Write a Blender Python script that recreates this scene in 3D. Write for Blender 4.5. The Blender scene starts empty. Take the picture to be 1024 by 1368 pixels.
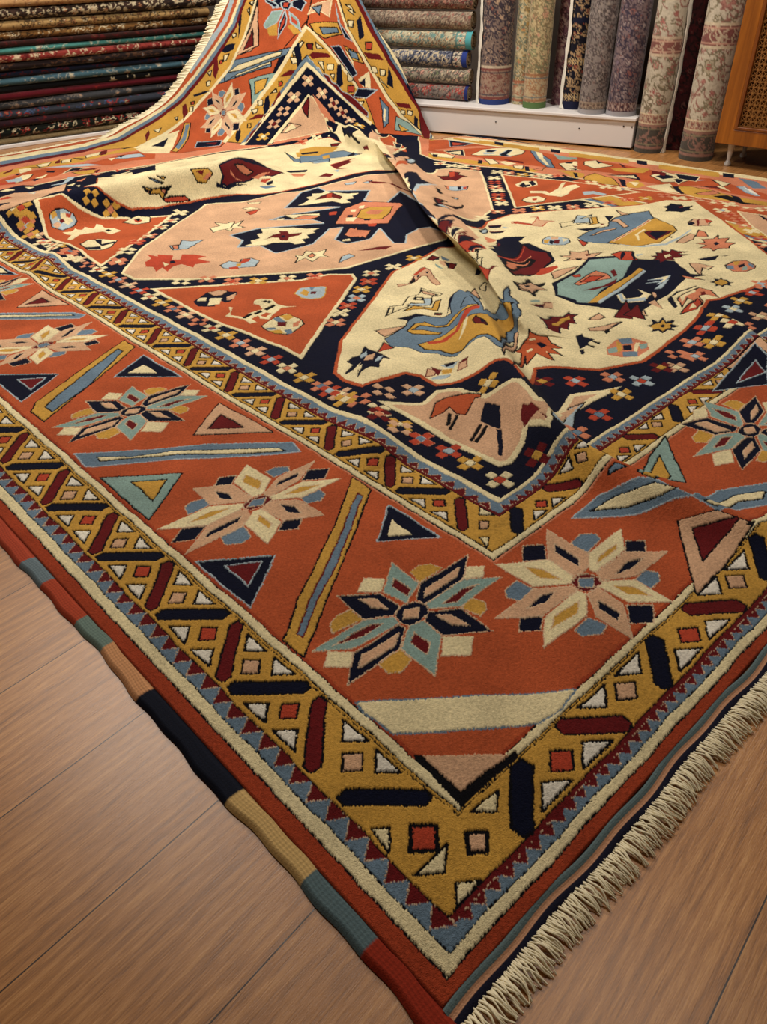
import bpy, bmesh, math, random
import numpy as np
from mathutils import Matrix, Vector
random.seed(7); RNG = np.random.default_rng(7)
SC = bpy.context.scene
COL = SC.collection
# ---------------- camera model, folds and drape of the rug
# ---- camera ----
CAM_H=1.1; FPX=1025.0; PITCH=np.radians(37.114); ROLL=np.radians(-1.293); TH=np.radians(132.434)
UP=np.array([np.cos(TH),np.sin(TH)]); UQ=np.array([np.sin(TH),-np.cos(TH)])
def rays(px):
    px=np.atleast_2d(np.array(px,float)); x=(px[:,0]-512)/FPX; y=-(px[:,1]-684)/FPX
    c,s=np.cos(ROLL),np.sin(ROLL); x,y=c*x-s*y,s*x+c*y
    cp,sp=np.cos(PITCH),np.sin(PITCH)
    return np.stack([x, cp+y*sp, -sp+y*cp],1)
def at_z(px,z=0.0):
    d=rays(px); t=(CAM_H-z)/-d[:,2]; return np.column_stack([d[:,:2]*t[:,None],np.zeros(len(d))+z])
def at_y(px,y):
    d=rays(px); t=y/d[:,1]; return d*t[:,None]+np.array([0,0,CAM_H])
def project(X):
    X=np.asarray(X,float)-np.array([0,0,CAM_H])
    cp,sp=np.cos(PITCH),np.sin(PITCH)
    x=X[:,0]; zf=X[:,1]*cp-X[:,2]*sp; y=X[:,1]*sp+X[:,2]*cp
    x,y=x/zf,y/zf
    c,s=np.cos(ROLL),np.sin(ROLL); x,y=c*x+s*y,-s*x+c*y
    return np.column_stack([512+FPX*x,684-FPX*y]),zf
ORG=at_z([(598,1285)])[0][:2]
BASE=0.012
def plan(X):
    d=np.asarray(X)[:,:2]-ORG; return np.column_stack([d@UP,d@UQ])
# ---- folds: polylines of (px,py,height,w_left,w_right) ; left = left of travel direction
FOLDS=[
 # A main diagonal tube, from the flap towards the near corner (travelling towards the viewer)
 [(492,182,.03,.07,.035),(502,194,.075,.08,.035),(517,210,.10,.085,.035),(534,232,.115,.088,.035),(549,257,.12,.09,.036),(569,285,.12,.09,.036),(591,307,.12,.09,.036),(617,329,.115,.09,.036),(637,352,.105,.09,.036),(655,380,.095,.09,.04),(675,407,.075,.09,.045),(697,430,.045,.09,.05),(710,450,.015,.09,.05),(718,464,.0,.09,.05)],
 # B second ridge, picks up left of A and runs to the right-hand border
 [(585,385,.0,.03,.08),(612,388,.035,.03,.10),(638,402,.065,.03,.11),(655,432,.085,.03,.12),(676,476,.09,.032,.13),(698,505,.095,.032,.12),(718,531,.095,.032,.115),(745,563,.09,.028,.105),(772,588,.08,.028,.095),(815,612,.07,.028,.09),(858,632,.06,.028,.09),(905,650,.052,.032,.09),(952,676,.04,.035,.085),(1008,701,.028,.04,.07),(1060,730,.015,.04,.07)],
 # C long ridge across the far left
 [(-60,285,.09,.24,.12),(0,275,.11,.24,.12),(41,269,.125,.24,.115),(85,257,.135,.24,.11),(129,249,.145,.24,.11),(164,243,.155,.24,.105),(200,232,.165,.24,.105),(254,224,.165,.24,.10),(290,217,.165,.22,.10),(315,209,.155,.2,.09),(335,212,.12,.2,.09),(355,222,.06,.2,.09),(380,233,.0,.2,.09)],
 # D small tube below the flap
 [(448,170,.03,.10,.04),(470,179,.07,.12,.04),(495,188,.09,.12,.04),(515,200,.06,.1,.04),(530,214,.0,.1,.04)],
 # E ripple near the inner corner
 [(520,625,.0,.07,.07),(508,600,.018,.07,.07),(497,560,.024,.07,.07),(492,525,.024,.07,.07),(505,498,.02,.06,.07),(530,480,.0,.06,.07)],
 # F right border hump
 [(900,405,.0,.05,.09),(940,415,.03,.04,.09),(968,424,.045,.035,.09),(988,434,.048,.035,.09),(1010,449,.042,.035,.09),(1040,468,.03,.04,.09),(1080,490,.0,.05,.09)],
 # G left inner border ripple
 [(20,385,.0,.06,.06),(45,365,.02,.06,.06),(70,343,.026,.06,.06),(95,322,.02,.06,.06),(120,305,.0,.06,.06)],
 # I ripple at the lower left of the end triangle
 [(585,585,.0,.07,.09),(600,545,.012,.07,.09),(612,520,.02,.07,.09),(625,500,.016,.07,.09),(635,470,.0,.07,.09)],
]
SHEAR=[1.35,.35,.3,.25,0,0,0,0]
def fold_z(X):
    z=np.zeros(len(X)); sh=np.zeros((len(X),2))
    for k_,fo in zip(SHEAR,FOLDS):
        f=np.array(fo,float)
        p=np.vstack([at_z([r[:2]],BASE+r[2])[0][:2] for r in f])
        # refine polyline
        t=np.arange(len(f)); tt=np.linspace(0,len(f)-1,(len(f)-1)*5+1)
        def cr(c):  # catmull-rom
            out=[]
            for u in tt:
                i=min(int(u),len(f)-2); s=u-i
                a,b,cc,d=c[max(i-1,0)],c[i],c[i+1],c[min(i+2,len(f)-1)]
                out.append(.5*((2*b)+(-a+cc)*s+(2*a-5*b+4*cc-d)*s*s+(-a+3*b-3*cc+d)*s**3))
            return np.array(out)
        p=cr(p); hh=np.interp(tt,t,f[:,2]); wl=np.interp(tt,t,f[:,3]); wr=np.interp(tt,t,f[:,4])
        if k_:
            tg=np.gradient(p,axis=0); tg/=np.linalg.norm(tg,axis=1)[:,None]+1e-9
            nr=np.column_stack([tg[:,1],-tg[:,0]])      # right of travel
            p=p-nr*(hh*k_)[:,None]
        lo=p.min(0)-.6; hi=p.max(0)+.6
        idx=np.nonzero((X[:,0]>lo[0])&(X[:,0]<hi[0])&(X[:,1]>lo[1])&(X[:,1]<hi[1]))[0]
        if len(idx)==0: continue
        Q=X[idx]; best=np.full(len(Q),1e9); zb=np.zeros(len(Q)); bn=np.zeros((len(Q),2))
        for i in range(len(p)-1):
            a=p[i]; d=p[i+1]-a; L2=d@d
            s=np.clip(((Q-a)@d)/L2,0,1); r=Q-a-s[:,None]*d; dist=np.hypot(r[:,0],r[:,1])
            side=d[0]*r[:,1]-d[1]*r[:,0]   # >0 = left of travel
            h=hh[i]+(hh[i+1]-hh[i])*s; w=np.where(side>0,wl[i]+(wl[i+1]-wl[i])*s,wr[i]+(wr[i+1]-wr[i])*s)
            zz=h*np.exp(-(dist/w)**(np.where(side>0,3.0,2.0) if k_>.5 else 2.0))
            m=dist<best; best=np.where(m,dist,best); zb=np.where(m,zz,zb)
            if k_: bn[m]=(nr[i]+(nr[i+1]-nr[i])*s[:,None])[m]
        z[idx]=np.maximum(z[idx],zb)+0.25*np.minimum(z[idx],zb)
        if k_: sh[idx]+=bn*(zb*k_)[:,None]
    return z,sh
# ---- the far corner pulled up: displacement control points (px,py,world y or None for floor, plan a, plan b)
A1,B1=5.17,3.93
def _ctrl():
    S=[];D=[]
    def add(a,b,X):
        S.append((a,b)); fl=ORG+a*UP+b*UQ; D.append((X[0]-fl[0],X[1]-fl[1],X[2]-BASE))
    # far end edge, rising
    for px,py,y,b in [(166,170,5.82,2.36),(191,157,5.84,2.50),(219,139,5.86,2.66),(236,122,5.86,2.79),(254,95,5.87,2.96),(273,66,5.88,3.12),(294,24,5.90,3.34),(306,0,5.92,3.47),(340,-60,5.95,3.72),(400,-110,6.02,B1)]:
        X=at_z([(px,py)],BASE)[0] if y is None else at_y([(px,py)],y)[0]
        add(A1,b,X)
    # far side edge, rising
    for px,py,y,a in [(596,183,None,3.70),(580,171,5.64,3.84),(561,144,5.68,3.99),(546,113,5.72,4.14),(532,82,5.76,4.28),(506,44,5.82,4.49),(482,0,5.88,4.70),(450,-60,5.94,4.96)]:
        X=at_z([(px,py)],BASE)[0] if y is None else at_y([(px,py)],y)[0]
        add(a,B1,X)
    # middle of the flap
    for px,py,y,a,b in [(411,125,5.50,4.28,3.08),(409,88,5.56,4.42,3.21),(408,34,5.66,4.63,3.42),(405,-20,5.78,4.84,3.62),(402,-65,5.9,5.0,3.78)]:
        add(a,b,at_y([(px,py)],y)[0])
    # floor stays put
    for a in np.arange(-.2,5.3,.45):
        for b in np.arange(-.2,4.0,.45):
            # outside of the lift region
            if (a/ A1)+(b/B1)<1.50 : add(a,b,np.array([*(ORG+a*UP+b*UQ),BASE]))
    for b in (-.1,.4,.9,1.4,1.9,2.15): add(A1,b,np.array([*(ORG+A1*UP+b*UQ),BASE]))
    for a in (0,.5,1,1.5,2,2.5,3,3.4): add(a,B1,np.array([*(ORG+a*UP+B1*UQ),BASE]))
    return np.array(S),np.array(D)
_S,_D=_ctrl()
def _phi(r2): return np.where(r2>0,.5*r2*np.log(np.maximum(r2,1e-12)),0)
def _solve():
    n=len(_S); r2=((_S[:,None]-_S[None])**2).sum(2); K=_phi(r2)+np.eye(n)*2e-4
    Pm=np.column_stack([np.ones(n),_S]); M=np.zeros((n+3,n+3)); M[:n,:n]=K; M[:n,n:]=Pm; M[n:,:n]=Pm.T
    R=np.zeros((n+3,3)); R[:n]=_D; return np.linalg.solve(M,R)
_W=_solve()
def position(AB):
    AB=np.asarray(AB,float)
    # the long far edge is not quite straight
    sw=np.interp(AB[:,0],[0,.8,1.5,2.0,2.5,2.9,3.3,3.65,4.0,6],[.15,.15,.13,.08,.03,.0,-.10,-.12,0,0]); kb=np.clip((AB[:,1]-3.25)/(B1-3.25),0,1.1)
    fl=ORG+AB[:,:1]*UP+(AB[:,1]+sw*kb*kb)[:,None]*UQ
    out=np.zeros((len(AB),3)); 
    for i in range(0,len(AB),40000):
        q=AB[i:i+40000]; r2=((q[:,None]-_S[None])**2).sum(2)
        d=_phi(r2)@_W[:-3]+np.column_stack([np.ones(len(q)),q])@_W[-3:]
        # fade the lift out away from the far corner
        u=q[:,0]/A1+q[:,1]/B1; k=np.clip((u-1.30)/.22,0,1); k=k*k*(3-2*k)
        out[i:i+40000]=d*k[:,None]
    out[:,2]=np.maximum(out[:,2],0)
    out[:,:2]+=fl
    e=np.clip((out[:,2]-.02)/.13,0,1); e=1-e*e*(3-2*e)
    x,y=fl[:,0],fl[:,1]
    ed=np.clip(np.minimum(AB[:,0],AB[:,1])/.18+.1,0,1); fl_e=ed*ed*(3-2*ed)
    out[:,2]+=fl_e*(.0028*(1+np.sin(7.3*x+3.1*y+1)*np.sin(5.9*y-4.2*x+.5))+.0016*(1+np.sin(15*x-9*y+2)*np.sin(13*y+6*x)))
    fz,sh=fold_z(fl); out[:,2]+=BASE+fz*e; out[:,:2]+=sh*e[:,None]
    return out
# ---------------- motifs of the rug, in millimetres on the rug (kind, colour, outline, width, then a b pairs); first row: far-side base, paled to paint in grazing sheen
DESIGN = """0 12 1 9 3237 3224 3068 3177 2913 3210 2757 3235 2664 3278 2578 3329 2404 3340 2277 3385 2175 3404 2058 3400 1947 3396 1855 3414 1768 3435 1633 3472 1500 3476 1361 3470 1286 3475 1212 3479 1083 3489 958 3494 1066 3712 1191 4085 1344 4103 1505 4122 1627 4107 1754 4092 1884 4076 2019 4060 2167 4039 2320 4018 2479 3996 2606 3971 2724 3914 2868 3914 2993 3896 3109 3866 3246 3858 3361 3852 3501 3773 3792 3925 3776 3788
0 12 1 9 4208 823 4254 952 4280 1082 4287 1207 4305 1342 4301 1449 4299 1561 4276 1688 4248 1816 4234 1955 4223 2101 4216 2256 4197 2408 4159 2544 4078 2651 4005 2768 3958 2909 3912 3054 4036 3117 4091 3028 4154 2949 4244 2828 4355 2728 4476 2632 4654 2572 4845 2519 5056 2484 5656 2572 5496 2280 5349 2012 5296 1811 5246 1621 5199 1440 5115 1286 5079 1152 5028 1020 4580 912
0 2 9 0 930 650 857 647 817 589 776 528 736 470 698 414 655 351 616 294 580 240 546 189 609 189 639 230 680 284 726 355 776 431 829 513 865 563 905 616
0 5 4 0 872 615 850 617 799 545 751 474 704 407 677 359 651 315 618 266 586 221 605 215 634 256 665 299 697 349 730 403 765 459 805 515 847 574
0 3 11 0 786 636 726 637 666 636 609 635 641 597 673 559 705 521 745 577
0 1 -1 0 738 600 666 595 703 553
0 3 11 0 930 191 894 239 858 286 821 334 786 284 752 237 720 193 787 192 857 192
0 4 11 0 876 230 851 265 826 301 802 263 779 227 827 229
0 6 9 0 1492 629 1405 633 1323 637 1243 640 1294 586 1342 531 1387 475 1436 548
0 4 9 0 1429 593 1379 598 1325 595 1357 559 1386 521
0 5 11 0 1526 196 1484 250 1441 303 1398 356 1357 420 1317 485 1266 538 1213 590 1162 642 1105 627 1145 571 1188 518 1231 471 1272 424 1312 375 1352 319 1392 263 1432 207 1448 191
0 1 9 0 1470 234 1438 268 1405 300 1379 346 1354 392 1310 445 1264 497 1215 546 1166 596 1140 601 1183 550 1228 500 1280 448 1329 394 1367 339 1407 285 1446 230
0 7 9 0 1378 196 1334 249 1289 302 1246 357 1187 273 1133 197 1210 196 1291 196
0 2 9 0 1302 244 1275 278 1248 312 1196 241
0 3 11 0 1939 632 1818 634 1702 635 1755 585 1812 536 1867 485 1905 558
0 1 -1 0 1875 596 1838 601 1790 594 1860 533
0 2 9 0 2090 644 2014 643 1958 554 1905 470 1846 378 1792 292 1748 214 1830 211 1872 242 1919 320 1966 403 2004 479 2046 559
0 5 9 0 2041 597 2014 598 1937 496 1861 400 1819 325 1784 256 1827 249 1864 301 1915 379 1966 461 2002 527
0 3 11 0 2184 179 2128 239 2087 285 2045 331 2003 377 1952 294 1900 214 2055 211
0 4 11 0 2060 262 2034 300 2008 337 1961 266
0 5 11 0 2653 402 2621 432 2562 498 2501 562 2434 625 2372 646 2358 612 2431 546 2498 478 2560 408 2591 378
0 1 9 0 2626 402 2603 425 2543 490 2481 554 2414 615 2402 615 2466 551 2524 484 2580 416 2603 393
0 6 9 0 2737 641 2628 645 2512 645 2574 571 2629 495 2683 567
0 4 9 0 2664 609 2588 610 2635 530
0 3 11 0 3231 613 3141 635 2953 639 3026 590 3068 553
0 1 -1 0 3119 608 3097 627 3027 622 3061 586
0 1 5 0 404 188 377 221 349 253 322 286 293 318 267 348 241 378 215 408 189 439 168 469 148 499 136 440 141 409 146 380 168 349 191 319 219 286 247 254 275 222 303 189 334 188 369 183
0 6 -1 0 249 189 221 218 192 247 164 276 136 305 137 262 139 220 140 180 175 183 211 186
0 9 -1 0 249 189 244 194 196 191 151 189 147 228 143 268 140 310 132 306 133 260 134 216 135 174 171 179 209 184
0 5 11 0 450 889 452 948 448 1001 423 1047 401 1094 377 1112 314 1119 278 1127 271 1235 238 1293 204 1351 194 1367 152 1275 161 1260 192 1204 214 1119 275 1121 303 1086 327 1047 348 1006 391 956 421 923
0 1 9 0 435 946 425 989 412 1025 388 1062 366 1101 317 1120 335 1078 356 1045 377 1011 406 981
0 1 9 0 251 1129 234 1242 196 1309 187 1314 181 1278 213 1228 226 1133
0 6 9 0 268 1045 242 1081 220 1121 180 1131 139 1141 134 1062 125 976 123 920 121 867 173 928 222 989
0 4 9 0 231 1045 204 1086 179 1134 170 1130 169 1053 165 969 199 1009
0 9 -1 0 149 1126 142 1147 139 1133
0 7 9 0 414 1108 471 1273 490 1375 413 1292 341 1213 370 1195 369 1115
0 2 9 0 400 1108 451 1281 380 1210 373 1112
0 3 11 0 523 1677 545 1807 561 1926 564 2011 500 1977 427 1832 476 1755
0 4 11 0 497 1770 515 1867 526 1946 466 1903 482 1838
0 5 9 0 466 1073 465 1100 439 1107 459 1059
0 6 1 18 1142 935 1118 999 1072 1044 1086 1115 1020 1159 917 1165 862 1226 834 1235 737 1188 802 1376 756 1458 726 1530 728 1411 731 1301 644 1103 675 1095 707 1086 692 1041 683 970 696 940 770 939 847 938 920 945 994 948 1069 950
0 0 9 0 1036 1063 1031 1091 1019 1111 991 1152 936 1161 935 1149 951 1141 930 1069 952 1055 987 1066 981 1036 989 988
0 3 -1 0 903 1136 846 1136 790 1064 871 1069 894 1108
0 3 -1 0 803 1060 785 1061 722 982 733 977
0 9 -1 0 967 1040 961 1043 931 1003 934 997
0 9 -1 0 946 1049 942 1052 913 993 916 989
0 9 -1 0 862 1057 856 1058 831 988 837 986
0 9 -1 0 842 1061 835 1061 815 987 823 987
0 4 -1 0 770 1147 747 1148 745 1162 704 1146 718 1080 742 1100
0 4 -1 0 727 1146 710 1138 669 1129 671 1123
0 11 9 0 667 1142 757 1309 743 1371 727 1297 621 1126
0 6 -1 0 756 1266 744 1352 729 1264
1 6 3 0 1180 992
1 6 11 0 1145 1078
1 2 1 0 1233 888
1 8 11 0 1314 898
1 2 1 0 941 1201
1 4 2 0 906 1385
1 8 11 0 836 1455
1 12 11 0 777 1560
1 11 8 0 702 1599
1 8 11 0 839 1455
1 2 1 0 700 1487
1 8 5 0 678 1344
1 12 5 0 664 1220
1 4 2 0 709 1717
1 12 3 0 722 1835
1 12 11 0 732 1944
1 8 11 0 738 2032
1 2 1 0 736 2109
1 11 1 0 769 2291
1 8 11 0 794 2490
1 12 11 0 803 2586
1 4 2 0 638 1022
1 1 8 0 664 898
1 2 1 0 765 904
1 8 11 0 846 910
1 4 12 0 1084 885
1 6 3 0 1007 891
1 8 5 0 937 900
0 1 0 12 1395 980 1470 1057 1554 1142 1623 1251 1693 1367 1795 1534 1899 1712 1920 1846 1950 1956 1974 2063 1921 2114 1963 2315 2066 2477 2065 2650 2008 2740 1948 2827 1869 2957 1784 3081 1698 3205 1653 3338 1597 3380 1543 3423 1415 3334 1293 3243 1146 3118 1007 2991 867 2864 796 2737 811 2621 815 2526 827 2432 841 2346 864 2303 794 2103 788 2023 784 1907 768 1770 764 1712 787 1665 810 1619 830 1568 885 1523 942 1479 968 1439 835 1246 911 1287 947 1297 970 1282 1004 1230 1046 1189 1067 1158 1107 1137 1191 1152 1228 1131 1223 1020 1235 953 1322 964
0 5 3 0 1461 1256 1472 1306 1489 1386 1523 1433 1526 1473 1507 1498 1426 1516 1415 1545 1470 1598 1507 1664 1517 1699 1556 1776 1513 1769 1472 1750 1262 1567 1338 1680 1389 1767 1233 1739 1264 1798 1280 1841 1227 1779 1201 1767 1177 1699 1169 1602 1130 1511 995 1350 1036 1358 1110 1393 1139 1379 1157 1341 1169 1298 1206 1293 1251 1298 1307 1273 1357 1270 1381 1253 1404 1235
0 2 9 0 1356 1309 1337 1359 1324 1421 1318 1482 1291 1522 1249 1539 1214 1539 1290 1642 1230 1725 1207 1750 1203 1669 1207 1586 1036 1384 1111 1410 1143 1401 1165 1375 1167 1328 1196 1312 1260 1322 1311 1298
0 8 -1 0 1345 1340 1309 1374 1297 1441 1333 1507 1353 1565 1318 1585 1303 1587 1288 1569 1312 1553 1306 1504 1281 1441 1285 1371 1326 1334
0 1 -1 0 1231 1384 1260 1438 1299 1495 1304 1519 1284 1501 1252 1452 1230 1391
0 2 9 0 1458 1362 1480 1420 1464 1455 1408 1449 1371 1472 1382 1527 1361 1583 1333 1608 1310 1594 1363 1550 1358 1500 1356 1465 1390 1445 1456 1424 1452 1377 1421 1403 1346 1421 1348 1408 1430 1355
0 5 9 0 1392 1578 1426 1637 1425 1667 1349 1618 1317 1599 1366 1588
0 4 9 0 1251 1489 1260 1520 1191 1489 1155 1462 1215 1469
0 3 -1 0 1218 1497 1206 1498 1178 1473 1194 1477
0 3 -1 0 1412 1517 1501 1632 1517 1699 1507 1664 1470 1607
0 6 9 0 1536 1282 1514 1334 1489 1386 1476 1311 1471 1272
0 8 9 0 1444 1241 1390 1235 1405 1174
0 3 -1 0 1556 1412 1540 1487 1502 1501 1522 1469 1514 1424
0 6 9 0 1528 1761 1546 1806 1482 1761 1458 1746
0 6 9 0 998 1346 1182 1597 1166 1612 1133 1549 969 1319
0 4 9 0 1486 1531 1458 1541 1448 1527 1474 1518
0 3 -1 0 1468 1174 1436 1168 1402 1174 1371 1177 1327 1168 1353 1154 1330 1117 1296 1080 1331 1072 1328 1036 1296 993 1344 1032 1385 1084 1359 1024 1359 988 1392 1059 1423 1059 1434 1096 1426 1117
0 6 -1 0 1410 1134 1404 1164 1372 1122 1390 1101
0 11 -1 0 1426 1117 1435 1154 1410 1134 1407 1107
0 11 -1 0 1376 1151 1373 1174 1349 1138 1352 1112
0 1 -1 0 1362 1054 1375 1084 1351 1053 1332 1025
0 6 4 0 1208 1205 1174 1216 1157 1185 1176 1159
0 4 -1 0 1207 1218 1160 1223 1148 1190
0 2 -1 0 1160 1223 1131 1240 1118 1219 1142 1203
0 6 4 0 1131 1271 1108 1292 1075 1253 1102 1230
0 11 -1 0 1189 1240 1137 1278 1131 1240 1169 1239
0 3 -1 0 1182 1253 1144 1277 1146 1258 1159 1242
0 4 -1 0 1127 1285 1110 1298 1102 1285 1122 1268
0 3 -1 0 1143 1177 1109 1209 1106 1192 1133 1173
0 11 -1 0 1152 1161 1148 1190 1112 1212 1108 1187
0 4 9 0 1901 1909 1928 1972 1887 1973 1873 1923
0 3 -1 0 1890 1933 1887 1973 1862 1946
0 5 -1 0 1895 1991 1826 1979 1823 1957 1868 1966
0 6 -1 0 1855 1940 1827 1953 1788 1903 1830 1913
0 4 9 0 1806 1948 1778 1962 1747 1910 1769 1899
0 3 -1 0 1825 1942 1804 1950 1769 1899
0 7 -1 0 1843 1900 1775 1881 1793 1874 1816 1876
0 6 4 0 1787 1631 1759 1667 1790 1722 1846 1819 1846 1845 1800 1830 1733 1786 1666 1756 1671 1729 1713 1740 1767 1771 1778 1758 1749 1689 1749 1657 1762 1615
0 1 -1 0 1763 1752 1716 1736 1675 1725 1697 1724 1742 1730
0 8 -1 0 1805 1728 1844 1834 1830 1836 1800 1756
0 3 -1 0 1795 1751 1804 1776 1784 1752 1773 1729
0 3 -1 0 1802 1803 1798 1820 1779 1792
0 9 -1 0 1764 1684 1781 1720 1763 1707 1751 1675
0 1 9 0 1601 1394 1649 1462 1623 1503 1665 1574 1651 1614 1693 1672 1632 1659 1559 1656 1565 1632 1594 1629 1554 1587 1543 1567 1567 1560 1618 1543 1599 1509 1605 1434
0 6 9 0 1679 1653 1623 1650 1575 1642 1605 1632 1642 1629
0 11 9 0 1612 1599 1581 1615 1543 1567 1612 1514 1614 1538 1575 1569
0 9 -1 0 1647 1590 1617 1603 1600 1583 1629 1569
0 1 -1 0 1635 1587 1618 1595 1609 1584 1628 1577
0 2 9 0 1587 1468 1592 1532 1522 1553 1548 1601 1531 1617 1488 1549 1541 1533 1570 1509
0 1 9 0 1603 1400 1635 1448 1633 1468 1605 1434
0 3 -1 0 1662 2133 1859 2306 1857 2356 1793 2428 1780 2362 1747 2340 1729 2368 1635 2336 1587 2333 1513 2264 1501 2200 1485 2115 1423 2022 1371 1944 1442 1992 1609 2111
0 4 9 0 1596 2100 1742 2344 1671 2303 1600 2320 1531 2269 1510 2192 1452 2053 1385 1958 1461 2009 1578 2111
0 8 -1 0 1577 2088 1725 2333 1707 2310 1568 2089
0 12 -1 0 1578 2111 1626 2247 1614 2236 1547 2089
0 9 -1 0 1568 2100 1610 2216 1580 2221 1536 2119 1499 2067 1420 1987 1436 1988
0 12 -1 0 1532 2073 1595 2207 1553 2136 1519 2082 1445 2010 1452 2005
0 4 -1 0 1703 2156 1826 2286 1775 2259 1732 2214 1769 2226 1696 2156
0 3 -1 0 1853 2347 1793 2428 1766 2324 1715 2207 1648 2134 1755 2205
0 8 -1 0 1459 2071 1501 2152 1476 2225 1456 2207 1444 2133 1452 2078
0 12 -1 0 1875 2283 1856 2303 1785 2218
0 3 4 0 2020 2439 1980 2494 1960 2449 1986 2409
0 3 4 0 1954 2371 1911 2430 1900 2397 1926 2353
0 11 9 0 1953 2338 1993 2393 1964 2377 1930 2337 1912 2306
0 11 -1 0 1962 2462 1927 2471 1933 2447
0 11 9 0 1718 2445 1724 2495 1676 2524 1640 2528 1606 2492 1602 2445 1647 2403 1682 2397
0 6 -1 0 1709 2495 1685 2516 1667 2492 1688 2468
0 3 -1 0 1689 2459 1669 2463 1644 2419 1659 2418
0 2 -1 0 1708 2442 1695 2467 1663 2414 1679 2405
0 4 -1 0 1675 2471 1662 2496 1627 2447 1647 2429
0 1 -1 0 1661 2510 1636 2518 1627 2473
0 11 -1 0 1628 2459 1621 2492 1603 2456
0 6 8 0 1984 2556 1970 2587 1889 2593 1940 2691 1971 2665 1942 2704 1901 2662 1835 2696 1847 2656 1825 2584 1862 2568 1920 2567 1959 2531
0 8 4 0 1982 2565 1902 2599 1872 2576 1954 2546
0 1 9 0 1799 2680 1775 2737 1789 2792 1730 2719 1730 2754 1704 2786 1748 2803 1760 2843 1704 2786 1748 2667 1754 2631
0 11 9 0 1756 2723 1711 2795 1762 2858 1776 2807 1780 2907 1762 2875 1821 2848
0 2 9 0 1757 2863 1745 2891 1678 2816 1694 2748 1702 2805
0 4 -1 0 1678 2816 1653 2827 1658 2800
0 3 -1 0 1726 2923 1690 2954 1657 2868
0 3 -1 0 1699 2659 1658 2741 1646 2782 1643 2675
0 5 9 0 1618 2561 1633 2637 1643 2743 1626 2809 1657 2868 1673 2940 1658 3030 1614 3131 1563 3074 1415 2963 1377 2849 1381 2715 1410 2642 1473 2601 1520 2562 1566 2542
0 2 9 0 1492 2608 1513 2788 1528 2924 1542 3064 1408 3000 1365 2951 1329 2757 1383 2641 1443 2621
0 8 1 0 1494 2633 1506 2765 1544 3018 1528 3018 1490 2751 1477 2630
0 6 9 0 1596 2629 1611 2730 1585 2818 1578 2794 1594 2715 1591 2644
0 6 9 0 1658 2881 1632 2890 1560 2838 1558 2869 1646 2935 1660 2908
0 6 1 0 1687 2528 1633 2605 1636 2587
0 8 9 0 1606 2545 1542 2539 1533 2485
0 6 9 0 1735 3041 1653 3019 1672 2986
0 6 9 0 1537 2326 1513 2364 1543 2405 1507 2417 1495 2463 1467 2432 1438 2484 1430 2420 1398 2425 1424 2402 1386 2366 1432 2371 1448 2344 1474 2330 1488 2290 1493 2336
0 4 -1 0 1478 2422 1460 2438 1453 2417 1461 2403
0 9 -1 0 1474 2350 1457 2367 1453 2351 1464 2341
0 6 9 0 1440 2137 1431 2221 1411 2281 1396 2182 1388 2086
0 6 9 0 1322 1897 1321 1913 1379 1977 1344 1950 1381 2024 1339 1958 1327 1971 1314 1930 1256 1865 1275 1876 1265 1850
0 3 -1 0 1320 1915 1337 1942 1316 1919 1308 1904
0 7 -1 0 1223 1825 1233 1856 1218 1837 1207 1804
0 3 4 0 1192 1787 1207 1830 1225 1857 1233 1886 1187 1838 1188 1816 1186 1799
0 6 -1 0 1220 1852 1228 1883 1196 1848 1189 1818
0 3 -1 0 1369 2049 1383 2208 1444 2394 1372 2497 1283 2520 1227 2559 1171 2596 1050 2507 993 2537 1038 2454 999 2259 993 2144 987 2035 1050 2011 1111 1981 1181 1943 1280 1953
0 7 -1 0 1352 2057 1371 2210 1424 2377 1357 2474 1295 2485 1218 2292 1202 2130 1156 1988 1189 1963 1204 1976 1286 1974
0 2 -1 0 1160 1984 1189 2120 1204 2240 1215 2359 1230 2434 1209 2433 1174 2223 1157 2116 1142 2013
0 11 -1 0 1142 2013 1169 2216 1205 2426 1190 2418 1152 2210 1127 2010
0 12 9 0 1308 2104 1331 2221 1335 2287 1285 2293 1246 2265 1279 2186 1285 2108
0 8 9 0 1303 2134 1318 2224 1280 2266 1275 2190
0 4 -1 0 1247 2068 1221 2179 1230 2281 1203 2219 1217 2114
0 8 4 0 1370 2175 1359 2213 1336 2190 1350 2162
0 4 -1 0 1294 2327 1291 2352 1248 2307 1251 2283
0 1 -1 0 1129 2120 1131 2157 1089 2120 1062 2164 1065 2198 1104 2221 1045 2215 1028 2140 1078 2075
0 11 -1 0 1135 2134 1129 2149 1087 2103 1043 2172 1028 2149 1082 2081
0 11 -1 0 1125 2285 1079 2395 1049 2291 1064 2266 1078 2362
0 6 9 0 1077 1866 1084 1938 1045 1924 1050 1892
0 4 9 0 1025 1944 1081 2109 1013 2030 972 1979
0 6 9 0 1013 2030 986 2070 950 2031 984 2020
0 4 3 0 1162 1747 1144 1747 1148 1789 1147 1828 1165 1879 1147 1863 1127 1885 1123 1846 1084 1809 1103 1795 1067 1747 1086 1738 1054 1696 1078 1692 1091 1693 1123 1723
0 2 -1 0 1113 1741 1133 1799 1139 1845 1123 1827 1116 1780 1095 1739 1104 1730
0 3 -1 0 1136 1728 1070 1670 1095 1693
0 0 9 0 1123 1643 1113 1632 1086 1632 1070 1646 1045 1619 1003 1614 1025 1589 964 1569 986 1568 1011 1556 966 1522 1008 1521 1034 1525 1005 1434 1050 1486 910 1289 1072 1492 1078 1469 1112 1550 1113 1575 1109 1593
0 3 -1 0 1078 1581 1069 1600 1049 1596 1051 1569
0 1 -1 0 1070 1512 1070 1542 1060 1540 1057 1510
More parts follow.
